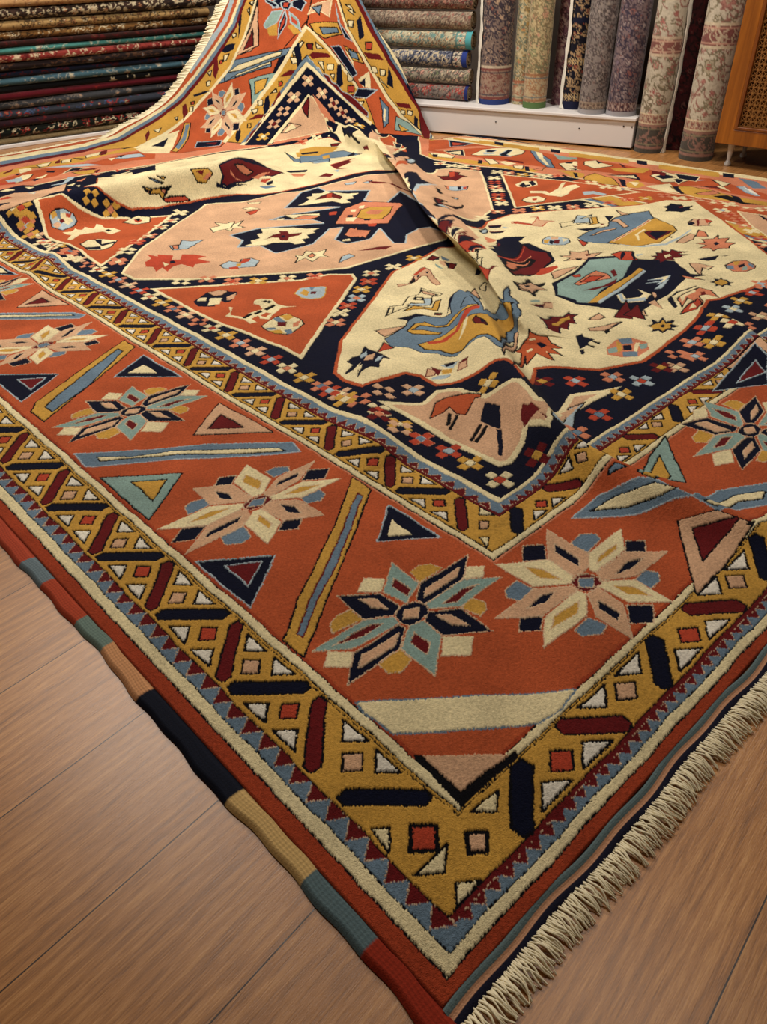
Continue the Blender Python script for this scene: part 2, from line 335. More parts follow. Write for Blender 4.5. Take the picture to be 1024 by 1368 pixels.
0 1 -1 0 1105 1585 1092 1604 1085 1599 1098 1580
0 1 -1 0 1026 1556 1019 1563 1015 1552
0 6 9 0 1388 1988 1359 1967 1347 1968 1383 2032 1343 1968 1327 1973 1313 1934 1250 1859 1284 1888 1280 1870 1312 1894 1334 1930
0 3 -1 0 1321 1916 1339 1945 1315 1922 1304 1901
0 3 -1 0 1024 1722 1024 1758 1007 1742 969 1749 972 1715 946 1695 962 1693 962 1653
0 3 -1 0 956 1644 953 1664 931 1640 932 1623
0 9 -1 0 968 1734 947 1740 941 1731 962 1730
0 9 -1 0 964 1699 943 1706 938 1695
0 6 9 0 1038 1811 1013 1851 999 1899 985 1931 981 1882 986 1828 1021 1794
0 9 -1 0 986 1828 982 1848 970 1834 969 1811
0 3 -1 0 989 1858 988 1910 982 1936 978 1894
0 3 -1 0 908 1961 902 1987 925 2019 895 2012 902 2053 876 2028 858 2057 851 2023 823 2023 835 2001 816 1988 838 1978 837 1945 860 1954 871 1930 882 1960
0 2 -1 0 899 1969 895 1993 886 2009 892 2036 869 2016 855 2029 850 2008 838 2007 846 1984 846 1960 865 1969 877 1952
0 3 -1 0 875 1990 875 2008 860 2001 860 1983
0 12 -1 0 908 1721 918 1791 893 1843 840 1850 805 1811 798 1736 833 1694 876 1684
0 5 -1 0 918 1802 891 1845 867 1812 889 1780
0 5 -1 0 853 1735 824 1772 798 1736 831 1702
0 7 -1 0 902 1717 890 1749 866 1723 876 1694
0 7 -1 0 849 1819 836 1844 814 1813 825 1792
0 2 -1 0 914 1785 883 1776 861 1737 862 1717
0 1 -1 0 862 1817 855 1834 822 1764 833 1764
0 3 -1 0 881 1778 862 1800 841 1766 861 1747
0 3 9 0 1592 3220 1586 3256 1595 3297 1573 3300 1551 3315 1524 3283 1506 3337 1493 3283 1468 3279 1486 3243 1494 3204 1509 3204 1550 3169 1562 3215
0 4 -1 0 1544 3278 1538 3308 1524 3283 1528 3262
0 6 9 0 1388 3090 1399 3155 1356 3183 1322 3187 1314 3132 1295 3123 1335 3066 1369 3063
0 3 -1 0 1383 3080 1387 3120 1361 3099 1355 3062
0 4 -1 0 1378 3144 1378 3170 1326 3075 1338 3077
0 8 -1 0 1366 3189 1322 3187 1324 3137
0 12 9 0 1212 2842 1196 2887 1226 2917 1195 2960 1209 3020 1181 2972 1151 3017 1134 2945 1099 2967 1103 2923 1090 2885 1120 2855 1115 2809 1141 2833 1174 2797 1172 2854
0 3 -1 0 1167 2901 1166 2930 1145 2908 1146 2880
0 4 3 0 1271 2578 1255 2602 1278 2628 1255 2646 1278 2674 1237 2672 1251 2707 1215 2702 1180 2724 1197 2672 1159 2697 1175 2657 1159 2651 1189 2613 1168 2600 1198 2584 1199 2531 1225 2562 1240 2538 1246 2576
0 1 -1 0 1232 2620 1223 2649 1206 2631 1211 2595
0 8 9 0 1401 2495 1396 2552 1357 2590 1331 2538 1281 2512 1314 2468 1335 2459
0 11 -1 0 1323 2558 1305 2584 1304 2538
0 3 -1 0 1387 2549 1378 2557 1358 2537 1331 2463 1345 2474
0 3 -1 0 1358 2576 1340 2579 1332 2562 1289 2504 1302 2503
0 3 -1 0 1113 2674 1090 2737 1076 2778 1061 2720 1073 2682 1105 2671
0 3 -1 0 1070 2772 1046 2813 1051 2785
0 6 9 0 1113 2606 1088 2629 1023 2636 1023 2588 1051 2596 1027 2540 1013 2520 1031 2525
0 1 -1 0 1043 2603 1027 2620 1026 2590
0 12 9 0 1000 2686 1004 2754 970 2797 914 2768 903 2735 913 2683 948 2645 980 2658
0 5 -1 0 998 2688 980 2707 952 2664 972 2655
0 5 -1 0 958 2784 918 2764 908 2731 935 2750
0 3 -1 0 966 2721 959 2761 941 2733 952 2700
0 2 -1 0 1000 2746 983 2774 968 2719 982 2717
0 7 -1 0 940 2700 943 2742 917 2701 929 2678
0 3 -1 0 954 2472 946 2501 961 2518 942 2527 948 2553 932 2537 915 2545 901 2528 888 2543 894 2514 879 2497 898 2488 896 2458 913 2472 921 2443 931 2474
0 2 -1 0 942 2484 940 2513 937 2532 919 2530 902 2520 903 2498 907 2478 922 2473
0 3 -1 0 979 2211 993 2297 970 2415 967 2398 982 2309 979 2250 903 2145 902 2125
0 12 9 0 953 2236 964 2286 956 2399 933 2401 911 2403 854 2354 897 2355 912 2340 912 2319 871 2275 828 2133 860 2089 875 2152 903 2260 934 2275 885 2142
0 8 9 0 863 2093 877 2159 905 2294 875 2271 826 2133
0 1 -1 0 852 2129 879 2212 839 2154
0 4 -1 0 930 2363 922 2381 901 2351 908 2333
0 1 -1 0 960 2269 956 2368 941 2352 945 2284 917 2199
0 12 9 0 1275 2956 1301 3029 1268 3020 1228 2972 1264 2938
0 6 9 0 1283 2799 1298 2874 1303 2957 1277 2954 1252 2891 1253 2806
0 11 -1 0 1455 2621 1396 2641 1360 2672 1304 2752 1310 2846 1329 3016 1318 2984 1294 2818 1289 2739 1350 2656 1414 2624
0 4 3 0 1458 2831 1451 2867 1373 2943 1367 2859 1358 2772 1401 2785
0 3 -1 0 1430 2827 1436 2866 1386 2915 1368 2789
0 1 -1 0 1465 2771 1482 2870 1466 2868 1461 2788 1411 2727 1411 2715
0 3 -1 0 1348 2850 1332 2867 1328 2841
0 4 9 0 1016 1991 1035 2109 939 2001
0 6 9 0 1058 2233 1027 2252 1010 2183 939 2113
0 6 -1 0 1011 2138 1006 2178 939 2113
0 12 9 0 1073 2468 1036 2478 979 2479 1032 2450
0 3 -1 0 1043 2238 1020 2260 1005 2235 1016 2214
0 1 11 0 1132 2335 1110 2414 1100 2445 1076 2365 1082 2314 1096 2380
0 6 1 12 2676 941 2578 948 2519 1003 2461 1058 2406 1115 2373 1165 2336 1213 2265 1297 2202 1386 2138 1476 2100 1545 2064 1618 2058 1709 2049 1799 2043 1901 2036 2007 2008 2159 2065 2397 2170 2654 2240 2725 2576 3058 2691 3165 2861 3109 2916 3031 2786 2855 3019 2819 3065 2742 3111 2667 3108 2532 3114 2409 3120 2228 3165 2123 3171 1998 3168 1870 3228 1771 3249 1705 3142 1514 3018 1324 2894 1146 2784 1041
0 3 11 8 2929 1955 3102 2201 3103 2241 3114 2330 3026 2307 2936 2387 2859 2478 2738 2327 2673 2347 2634 2372 2735 2572 2242 2401 2106 2300 2043 2293 1976 2259 1917 2232 1858 2177 2185 2223 2207 2179 2192 2090 2113 2002 2156 1964 2342 2060 2268 1938 2299 1819 2378 1815 2487 1955 2509 1904 2391 1713 2402 1617 2414 1524 2546 1536 2603 1453 2671 1530 2770 1527 2766 1605 2765 1686 2710 1768 2648 1846 2595 1931 2665 1927 2749 1861 2832 1793 2832 1881 2787 2016 2745 2159 2789 2120 2857 2035
0 1 -1 0 2917 2037 2930 2084 2966 2150 3008 2165 3007 2203 3038 2228 3008 2272 3026 2307 2975 2315 2894 2346 2860 2397 2846 2334 2808 2311 2815 2268 2759 2247 2782 2209 2849 2208 2874 2153 2896 2076
0 4 9 0 2944 2171 2973 2234 2976 2266 2981 2310 2910 2300 2877 2291 2850 2258 2904 2255 2924 2223
0 8 -1 0 2980 2279 2968 2304 2910 2250 2935 2232
0 1 -1 0 2602 1497 2605 1539 2644 1558 2642 1605 2700 1630 2690 1656 2746 1689 2710 1737 2647 1799 2584 1826 2549 1876 2541 1826 2515 1822 2520 1775 2477 1757 2485 1722 2434 1698 2452 1656 2498 1659 2547 1608 2545 1566 2587 1503
0 4 -1 0 2611 1607 2640 1676 2631 1711 2660 1725 2628 1751 2591 1731 2560 1782 2538 1747 2559 1705 2521 1669 2543 1652 2587 1670 2613 1648
0 3 -1 0 2604 1695 2599 1712 2572 1695 2580 1681
0 1 9 0 2839 1890 2781 1955 2728 2023 2688 1990 2706 1924 2756 1884
0 12 9 0 2756 1884 2765 1953 2698 1998 2684 1960 2696 1916
0 1 -1 0 2821 1833 2794 1861 2774 1837 2796 1819
0 12 9 0 2549 1964 2705 2162 2728 2299 2682 2356 2586 2427 2550 2412 2505 2329 2381 2151 2429 2085 2489 2024
0 2 9 0 2549 2100 2629 2200 2640 2268 2571 2362 2494 2269 2449 2178 2486 2118
0 12 -1 0 2575 2180 2596 2237 2553 2285 2514 2210 2546 2173
0 1 -1 0 2665 2165 2648 2188 2617 2156 2635 2139
0 1 -1 0 2575 2059 2544 2105 2511 2053 2540 2024
0 3 -1 0 2607 2096 2591 2119 2561 2088 2582 2069
0 1 -1 0 2682 2238 2677 2272 2639 2229 2654 2213
0 3 -1 0 2508 2110 2488 2139 2470 2113 2489 2093
0 8 -1 0 2714 2071 2700 2106 2660 2067 2674 2038
0 8 -1 0 2441 2072 2418 2112 2390 2076 2414 2053
0 12 9 0 2401 1894 2458 1983 2427 1983 2454 2016 2409 1985 2356 2018 2301 1932 2325 1936 2320 1915 2339 1923 2356 1894
0 1 -1 0 2352 1843 2342 1881 2321 1863 2336 1833
0 1 9 0 2257 1504 2300 1553 2339 1568 2309 1583 2347 1637 2306 1652 2305 1711 2255 1650 2212 1654 2248 1628 2217 1564 2277 1573
0 12 9 0 2293 1598 2307 1637 2276 1627 2259 1590
0 11 9 0 2132 1634 2187 1697 2196 1745 2155 1743 2146 1685
0 4 -1 0 2198 1797 2187 1846 2169 1898 2133 1943 2120 1887 2162 1840
0 11 9 0 2468 1280 2483 1334 2436 1353 2461 1377 2444 1417 2388 1421 2341 1366 2375 1325 2390 1292 2426 1273
0 8 -1 0 2441 1360 2459 1390 2437 1412 2416 1382 2417 1347
0 8 -1 0 2419 1290 2405 1323 2370 1307 2395 1281
0 2 -1 0 2431 1335 2422 1354 2395 1331 2402 1314
0 1 9 0 2919 1580 2906 1620 2932 1637 2895 1645 2910 1706 2859 1637 2817 1648 2847 1604 2819 1569 2868 1569
0 12 -1 0 2898 1585 2895 1616 2862 1598 2865 1572
0 8 9 0 3006 1786 3004 1867 2958 1803 2952 1773
0 1 9 0 3073 1811 3066 1858 3015 1875 3031 1817
0 1 9 0 3140 1889 3107 1951 3089 1920 3113 1883
0 11 9 0 3052 2463 3041 2537 3004 2483 3022 2447
0 11 9 0 2993 2537 3000 2619 2959 2549
0 4 -1 0 3018 2581 2912 2634 2422 2535 2864 2642 2937 2571
0 8 -1 0 2726 1079 2742 1118 2807 1134 2744 1151 2769 1166 2706 1202 2662 1166 2636 1192 2692 1237 2654 1278 2598 1296 2599 1254 2529 1273 2550 1213 2525 1186 2585 1172 2589 1132 2556 1082 2610 1094 2589 1051 2644 1073 2669 1052
0 3 -1 0 2657 1153 2651 1170 2621 1162 2628 1141
0 1 -1 0 2666 1127 2623 1132 2610 1104
0 11 9 0 2833 1257 2812 1299 2859 1339 2819 1359 2799 1414 2761 1334 2742 1289 2769 1240
0 12 9 0 2823 1267 2810 1292 2773 1264 2781 1248
0 1 9 0 2930 1528 2923 1577 2978 1589 2926 1616 2922 1663 2858 1594 2868 1541 2859 1505
0 6 -1 0 3843 3353 3699 3372 3354 3183 3138 3079 2790 2876 2417 2631 2041 2356 1925 2287 1816 2227 1593 2044 1743 2107 1908 2194 2127 2323 2439 2555 2823 2812 3224 3034
0 4 9 0 2794 2920 2757 2964 2819 3042 2765 3068 2738 3026 2674 3027 2685 2991 2652 2908 2692 2917 2707 2878
0 8 -1 0 2810 3027 2800 3058 2731 2989 2730 2946
0 11 9 0 2597 2781 2529 2870 2488 2813 2522 2732
0 12 -1 0 2587 2779 2592 2797 2540 2754 2533 2739
0 8 -1 0 2537 2840 2527 2863 2496 2816 2504 2808
0 3 -1 0 2562 2827 2549 2841 2507 2794 2520 2781
0 9 -1 0 2479 2665 2371 2585 2391 2606 2466 2660
0 11 9 0 2400 2642 2406 2670 2379 2639 2377 2623
0 11 9 0 2082 2343 2164 2420 2138 2416 2133 2421 2128 2402
0 4 9 0 2246 2478 2275 2520 2194 2447 2178 2458 2303 2592 2212 2485 2143 2394
0 3 -1 0 2530 2616 2661 2759 2523 2665 2527 2695 2301 2463 2217 2372 2711 2601 2378 2511 2460 2552
0 1 -1 0 2457 2554 2479 2590 2395 2509 2357 2492 2322 2449 2272 2420 2679 2591 2779 2657
0 11 -1 0 2279 2436 2517 2687 2545 2720 2242 2417
0 11 9 0 3067 3016 3110 3074 2925 2932 2864 2878
0 0 -1 0 2904 2903 2888 2903 2802 2837 2790 2820
0 0 -1 0 3659 3426 3468 3325 3256 3157 3089 3015 3244 3104
0 3 -1 0 3645 3471 3419 3303 3440 3351 3638 3495
0 4 3 0 1831 2116 1920 2244 1975 2299 1845 2193 1744 2086
0 3 -1 0 1867 2161 1959 2262 2065 2366 2064 2386 2002 2343 2022 2333 1921 2234 1837 2141
0 1 4 0 1834 2176 1898 2237 1763 2129 1733 2079
0 3 1 0 1718 2071 1844 2202 1868 2234 1836 2216 1732 2116 1695 2057
0 1 4 0 1696 2064 1756 2142 1858 2238 1744 2149 1660 2051
0 3 4 0 1648 2032 1753 2150 1773 2185 1746 2173 1602 2041 1633 2010
0 8 4 0 1642 2020 1676 2100 1681 2126 1642 2105 1534 1966
0 3 8 0 1566 1986 1620 2063 1686 2138 1627 2105 1543 1998 1682 2017
0 1 9 0 1541 2003 1605 2084 1468 1932 1572 1971
0 1 9 0 1473 1929 1491 1981 1411 1887
0 8 4 0 1585 1919 1389 1892 1422 1950 1425 1965 1376 1889 1321 1806
0 1 9 0 1535 1820 1563 1887 1546 1880 1498 1815 1521 1812
0 3 -1 0 1642 1916 1690 1986 1642 1967 1629 1928
0 0 1 14 2443 941 2388 1018 2335 1097 2276 1173 2214 1247 2157 1326 2100 1405 2082 1465 2065 1528 2001 1595 1943 1567 1835 1402 1730 1247 1633 1105 1542 974 1657 977 1773 961 1898 946 2038 935 2166 937 2304 941
0 0 1 14 3556 987 3550 1115 3457 1169 3376 1225 3301 1333 3274 1426 3237 1518 3069 1295 2942 1114 2875 1015 2814 922 3049 945 3152 920 3353 928 3463 963
0 0 1 12 2577 3192 2434 3248 2289 3296 2167 3328 2057 3371 1937 3386 1810 3382 1872 3262 1923 3125 1980 3003 2043 2866 2114 2744 2204 2832
0 3 -1 0 2213 989 2258 1082 2246 1113 2177 1161 2160 1155 2111 1089 2116 1067 2159 1069 2114 1021 2158 980
0 1 -1 0 2208 1005 2227 1029 2213 1053 2184 1028
0 6 9 0 2258 1082 2244 1125 2211 1143 2190 1103 2205 1080
0 1 -1 0 2198 1056 2163 1085 2120 1044 2140 1006
0 6 -1 0 2157 1100 2164 1152 2121 1109 2128 1085
0 1 -1 0 2006 993 2023 1030 2061 1049 2063 1057 2051 1058 2003 1013 1953 1032 1966 1066 1963 1128 2006 1140 2025 1130 2051 1153 2048 1177 2013 1205 1966 1196 1930 1208 1904 1236 1929 1188 1912 1156 1892 1115 1871 1087 1898 1068 1927 1077 1920 1046 1877 1041 1884 1015 1933 1024 1963 1014
0 0 -1 0 1920 1084 1929 1116 1909 1127 1895 1091
0 9 -1 0 1953 1032 1962 1070 1949 1070 1939 1031
0 9 -1 0 1951 1081 1959 1112 1945 1108 1940 1079
0 9 -1 0 1960 1132 1970 1182 1959 1181 1942 1132
0 9 -1 0 2008 1179 2010 1191 1997 1190 1993 1178
0 9 -1 0 2021 1164 2022 1184 2007 1174
0 1 9 0 1840 1033 1874 1115 1875 1167 1804 1171 1755 1155 1729 1086 1731 1057 1762 1031 1805 1026
0 5 -1 0 1867 1102 1870 1130 1818 1117 1819 1105 1835 1098
0 2 -1 0 1875 1134 1862 1170 1829 1164 1820 1125
0 5 -1 0 1761 1067 1754 1093 1723 1075 1731 1057
0 5 -1 0 1815 1033 1800 1059 1779 1056 1794 1030
0 2 -1 0 1787 1028 1773 1063 1743 1053 1762 1031
0 4 -1 0 1833 1100 1813 1122 1780 1091 1805 1072
0 12 -1 0 1787 1131 1790 1166 1752 1123 1761 1105
0 11 2 0 2001 1301 2033 1351 2014 1379 1983 1422 1964 1432 1905 1376 1895 1349 1914 1312 1951 1293
0 4 -1 0 1972 1359 1957 1373 1941 1356 1955 1342
0 2 -1 0 1987 1315 2009 1353 1970 1351 1946 1317
0 5 -1 0 2012 1381 1993 1398 1977 1364
0 11 9 0 3460 1001 3482 1043 3480 1085 3453 1116 3417 1115 3388 1076 3375 1020 3408 989
0 1 -1 0 3435 1027 3463 1060 3459 1087 3423 1096 3403 1063 3425 1039
0 5 -1 0 3477 1040 3480 1063 3439 1047 3441 1034
0 2 -1 0 3469 1013 3474 1039 3453 1037 3442 1008
0 4 -1 0 3434 1033 3441 1055 3426 1057 3418 1035
0 8 -1 0 3460 1080 3455 1108 3439 1090 3445 1075
0 6 -1 0 3420 995 3428 1027 3410 1031 3394 1002
0 1 -1 0 3355 1010 3342 1046 3367 1073 3320 1087 3357 1119 3310 1140 3349 1175 3326 1192 3290 1181 3248 1211 3194 1219 3174 1158 3240 1148 3241 1093 3224 1030 3162 967 3191 960 3260 1011
0 9 -1 0 3254 1170 3256 1185 3225 1184 3223 1169
0 1 9 0 3118 984 3161 1039 3150 1088 3082 1138 3013 1074 3003 1028 3046 981
0 3 -1 0 3154 1063 3137 1089 3079 1066 3081 1124 3058 1119 3050 1052
0 3 -1 0 3086 981 3055 1047 3017 1028 3055 986
0 1 9 0 3294 1281 3303 1364 3274 1411 3225 1383 3240 1319
0 8 -1 0 3284 1333 3284 1360 3259 1365 3252 1333
0 9 -1 0 3285 1345 3279 1361 3269 1347
1 2 8 0 3485 911
1 2 12 0 3413 884
1 2 8 0 3537 931
1 2 3 0 3464 1228
1 2 12 0 3379 1275
1 1 12 0 3287 883
1 1 12 0 3150 872
1 12 8 0 3031 885
1 1 1 0 2977 882
1 12 8 0 3005 1190
1 1 3 0 2923 1093
1 12 1 0 2833 1007
1 12 1 0 2813 1004
1 1 3 0 2909 1096
1 8 12 0 2992 1189
1 12 1 0 3040 1276
1 1 12 0 3116 1377
1 1 12 0 3169 1466
1 1 1 0 3237 1557
1 1 3 0 2424 1071
1 12 1 0 2374 1157
1 12 8 0 2278 1209
1 2 1 0 2206 1284
1 1 12 0 2146 1379
1 12 8 0 2087 1468
1 1 1 0 1937 1756
1 1 12 0 1949 1647
1 8 12 0 1892 1579
1 2 1 0 1851 1508
1 11 12 0 1802 1438
1 8 12 0 1771 1368
1 1 1 0 1739 1302
1 12 1 0 1686 1237
1 2 1 0 1954 1894
1 1 1 0 2551 3107
1 8 4 0 2486 3036
1 12 1 0 2428 2973
1 1 1 0 2374 2926
1 8 12 0 2316 2863
1 0 1 0 2269 2807
1 1 1 0 2208 2762
1 12 1 0 2133 2640
1 12 12 0 2072 2725
1 2 1 0 2022 2807
1 1 1 0 1967 2867
1 12 1 0 1913 2941
1 1 1 0 1867 3027
1 12 8 0 1827 3117
1 0 1 0 1795 3222
1 1 1 0 2112 2503
1 12 8 0 1789 3228
1 2 1 0 1737 3302
1 12 8 0 1696 3405
1 1 1 0 1620 3412
1 6 12 0 1545 3443
1 12 1 0 1464 3448
1 1 1 0 1393 3468
1 12 1 0 1308 3468
1 1 11 0 1373 3369
1 12 8 0 1314 3335
1 12 8 0 1251 3290
1 12 1 0 1195 3233
1 1 1 0 1130 3178
1 8 12 0 1063 3107
1 12 1 0 1004 3028
1 12 11 0 815 2602
1 8 11 0 793 2489
1 2 1 0 785 2381
1 1 12 0 1236 3493
0 6 1 8 1318 3399 1237 3408 1161 3423 1036 3379 925 3133 1034 3132 1184 3260
0 4 -1 0 1210 3395 1137 3376 1123 3334
0 3 -1 0 1221 3414 1161 3382 1162 3355
0 1 0 8 3331 1352 3378 1311 3429 1291 3484 1278 3542 1239 4236 1621 4229 1770 4233 1930 4218 2081 4204 2239 4179 2396 4143 2534 4067 2645 3996 2763 3951 2905 3906 3051 3713 3123 3468 3014 3328 2979 2990 2898 3146 2768 3178 2649 3165 2513 3163 2392 3174 2281 3186 2124 3249 1980 3263 1807 3275 1727 3287 1647 3310 1547 3320 1439
0 4 3 8 3379 1861 3436 1974 3467 2057 3483 2143 3480 2216 3453 2378 3406 2243 3408 2145 3348 2010 3299 1879 3312 1836 3339 1865
0 12 9 0 3402 1966 3432 2047 3423 2118 3397 2065 3390 2009
0 12 -1 0 3369 1925 3349 1949 3353 2000 3342 1957 3351 1916
0 12 -1 0 3394 2089 3423 2179 3440 2254 3389 2134
0 3 -1 0 3439 1988 3474 2087 3472 2160 3477 2296 3458 2201 3454 2074
0 3 -1 0 3323 1823 3300 1860 3346 2033 3288 1873 3307 1813
0 2 9 0 3395 1723 3389 1758 3374 1806 3350 1820 3332 1770 3346 1729
0 4 -1 0 3380 1742 3375 1788 3357 1766
0 12 -1 0 3347 1759 3359 1806 3346 1808 3340 1775
0 5 9 0 3430 1500 3415 1534 3392 1570 3395 1551 3416 1512
0 2 9 0 3425 1552 3405 1590 3400 1576
0 2 9 0 3398 1447 3383 1542 3372 1597 3350 1528 3370 1521 3377 1473
0 12 9 0 3389 1451 3386 1489 3377 1468
0 12 9 0 3378 1538 3371 1581 3361 1546
0 8 9 0 3350 1528 3340 1583 3323 1642 3298 1655 3315 1586 3333 1537
0 3 -1 0 3506 2406 3455 2531 3415 2487 3456 2405
0 12 -1 0 3440 2393 3383 2461 3346 2406 3378 2370
0 8 -1 0 3389 2158 3391 2220 3360 2162 3372 2135
0 3 -1 0 3360 2162 3374 2220 3336 2192 3330 2153
0 5 -1 0 3339 2100 3320 2169 3278 2173 3292 2113
0 5 9 0 3899 2704 3704 2638 3668 2726 3631 2815 3600 2821 3505 2738 3587 2638 3664 2593
0 2 -1 0 3825 2733 3761 2869 3659 2874 3614 2834 3680 2715 3728 2671
0 3 -1 0 3777 2767 3749 2859 3716 2803 3734 2746
0 5 3 0 3748 2706 3683 2830 3656 2984 3471 2975 3500 2962 3544 2836 3593 2693 3602 2588
0 2 -1 0 3876 2802 3860 2920 3753 3027 3664 2908 3659 2785 3735 2695
0 2 -1 0 3631 2790 3629 2841 3574 2804 3579 2750
0 3 -1 0 3792 2741 3739 2853 3703 2811 3748 2729
0 4 12 0 3446 2682 3464 2811 3458 2911 3438 2835 3399 2823 3359 2675 3303 2704 3339 2646
0 3 -1 0 3547 2910 3571 2993 3519 2956 3514 2892
0 4 -1 0 3278 2466 3313 2549 3248 2553 3226 2508
0 11 -1 0 3323 2611 3326 2658 3274 2602
0 11 3 0 3565 2647 3514 2763 3505 2721 3532 2642
0 4 9 0 3839 3019 3812 3073 3789 3041 3798 3003
0 1 -1 0 4056 3103 3975 3175 3802 3236 3409 3177 2971 2905 3318 2963 3559 3031 3900 3104 3983 3067
0 12 -1 0 4250 3090 4155 3119 4022 3146 3948 3131 3994 3073 4127 3068
0 3 -1 0 4059 3076 4058 3099 3980 3152 3941 3120 3927 3090 3978 3105 4023 3071
0 1 -1 0 4066 3085 4058 3110 4029 3107 4039 3089
0 3 9 0 3942 3167 3873 3187 3788 3217 3738 3142 3695 3110 3539 3030 3628 3069 3709 3114 3799 3143 3726 3111 3832 3148 3838 3134
0 4 -1 0 3491 3003 3441 3000 3407 2977 3468 2991
0 1 -1 0 4189 3098 4137 3104 4063 3090 4092 3081
0 8 -1 0 4203 3070 4166 3096 4146 3109 4174 3077
0 1 -1 0 3974 3429 4004 3520 3987 3522 3966 3450
0 8 -1 0 4026 3453 4041 3521 4010 3510 4000 3447
0 1 3 0 3929 3410 3952 3468 3907 3491 3856 3425 3874 3398
0 3 -1 0 3828 3347 3873 3411 3863 3437 3823 3428 3800 3465 3784 3372 3755 3353
0 1 3 0 3845 3365 3823 3428 3732 3360
0 0 1 0 3677 3337 3762 3449 3690 3459 3282 3109 3337 3124
0 3 1 0 3247 3090 3650 3396 3540 3374 3335 3163
0 1 -1 0 3066 2980 3421 3246 3439 3314 3352 3205 2914 2879
0 3 -1 0 3014 2945 3325 3180 3323 3224 3036 2978 2793 2791
0 11 9 0 3029 2990 3172 3105 3111 3077 2894 2908
0 0 -1 0 2673 2686 2889 2885 3008 2982 2792 2823
0 0 -1 0 3556 3671 3380 3687 3142 3685 2972 3718 2836 3763 2636 3752 2506 3717 2393 3700 2286 3555 2397 3476 2484 3472 2603 3440 2746 3432 2905 3382 3113 3354 3255 3324
0 1 -1 0 3744 3872 3415 3770 3182 3743 2982 3747 2985 3706 3077 3677 3178 3656 3380 3687 3598 3725
0 9 -1 0 3478 3717 3457 3736 3405 3739 3440 3742
0 9 -1 0 3144 3785 3122 3791 3090 3735 3113 3730
0 2 -1 0 3552 3682 3469 3707 3460 3761 3514 3643
0 2 -1 0 3401 3769 3247 3740 3121 3734 3104 3692 3224 3698 3364 3718
0 3 11 0 3385 3685 3164 3668 3176 3575 3242 3516
0 8 -1 0 3316 3636 3194 3646 3241 3553
0 12 -1 0 3262 3386 3189 3517 3105 3633 3009 3681 3070 3585 3158 3463 3217 3364
0 3 1 0 3191 3389 3113 3494 2993 3365 3086 3351
0 1 -1 0 3144 3377 3104 3455 3038 3383
0 1 9 0 2990 3415 3028 3575 2998 3666 2936 3754 2822 3716 2786 3643 2803 3554 2872 3503 2943 3426
0 3 11 0 3016 3588 2956 3624 2935 3554 2965 3522
0 3 11 0 2873 3532 2924 3680 2885 3686 2837 3570 2786 3546 2844 3509
0 11 -1 0 2977 3509 2897 3534 2931 3465
0 2 -1 0 3226 3293 3176 3291 3032 3291 2851 3319 2677 3348 2544 3392 2454 3435 2469 3350 2605 3313 2695 3280 2797 3258 2969 3223 3137 3200
0 1 9 0 3226 3293 3126 3343 3045 3331 3019 3277 3138 3251
0 3 -1 0 3182 3285 3153 3300 3104 3241 3131 3231
0 3 -1 0 2872 3344 2847 3354 2798 3291 2822 3280
0 3 -1 0 2591 3419 2568 3429 2509 3362 2532 3352
0 1 9 0 2870 3393 2825 3420 2733 3364 2757 3314
0 1 -1 0 2757 3392 2746 3432 2663 3435 2666 3361
0 1 9 0 2643 3385 2600 3423 2559 3360 2610 3352
0 12 9 0 2515 3395 2484 3472 2455 3397
0 4 -1 0 2810 3468 2670 3497 2630 3460 2747 3458
0 5 3 0 2816 3751 2779 3759 2670 3700 2580 3636 2433 3491 2477 3477 2613 3559
0 1 -1 0 2772 3749 2720 3745 2621 3629 2488 3510 2506 3507 2625 3600
0 7 -1 0 2655 3763 2544 3737 2458 3756 2481 3693 2530 3652
0 1 9 0 2479 3584 2442 3682 2393 3700 2286 3555 2357 3489
0 3 -1 0 2471 3627 2438 3663 2421 3626 2449 3611
0 3 -1 0 2426 3673 2389 3695 2362 3658 2400 3651
0 3 -1 0 2371 3521 2330 3557 2317 3527
0 4 -1 0 2394 3591 2353 3601 2351 3560
0 2 -1 0 2393 3458 2316 3486 2244 3498 2201 3441 2226 3392 2311 3428
0 3 -1 0 2304 3477 2279 3482 2222 3419 2233 3407
0 9 -1 0 2328 3412 2213 3361 2209 3343 2325 3395
0 0 -1 0 2508 3792 2380 3763 2221 3784 2115 3776 2008 3761 1906 3751 1815 3754 1705 3801 1536 3764 1437 3736 1341 3709 1297 3689 1267 3637 1409 3633 1506 3641 1665 3664 1716 3612 1769 3564 1861 3563 1950 3554 2147 3601 2234 3572 2323 3541
0 1 9 0 2402 3713 2366 3777 2305 3741 2225 3726 2261 3616 2352 3645
0 3 -1 0 2358 3766 2315 3764 2306 3710
0 3 -1 0 2238 3799 2140 3748 2172 3738
0 8 -1 0 2187 3759 2102 3773 2122 3739
0 2 -1 0 2199 3673 2146 3733 2087 3782 2026 3773 2016 3696 2147 3648
0 1 9 0 1956 3671 1951 3772 1828 3743 1754 3785 1759 3671 1844 3615
0 3 -1 0 1925 3672 1915 3734 1832 3719 1871 3654
0 3 1 0 1832 3680 1815 3732 1769 3685 1756 3613
0 11 -1 0 1796 3727 1700 3763 1726 3711
0 3 -1 0 2141 3561 2032 3656 1946 3579 2044 3565
0 1 -1 0 2116 3557 2022 3627 1981 3592 2048 3571
0 2 9 0 2212 3455 2211 3548 2077 3518 1972 3431 2059 3399 2179 3410
0 3 -1 0 2055 3534 2007 3528 1925 3425 1965 3437
0 2 -1 0 1972 3493 1959 3568 1875 3506 1872 3440 1925 3425
0 1 -1 0 1974 3512 1924 3533 1899 3465
0 1 -1 0 1865 3491 1797 3606 1661 3489 1740 3456
0 2 9 0 1769 3564 1695 3618 1594 3629 1522 3606 1581 3515 1661 3489
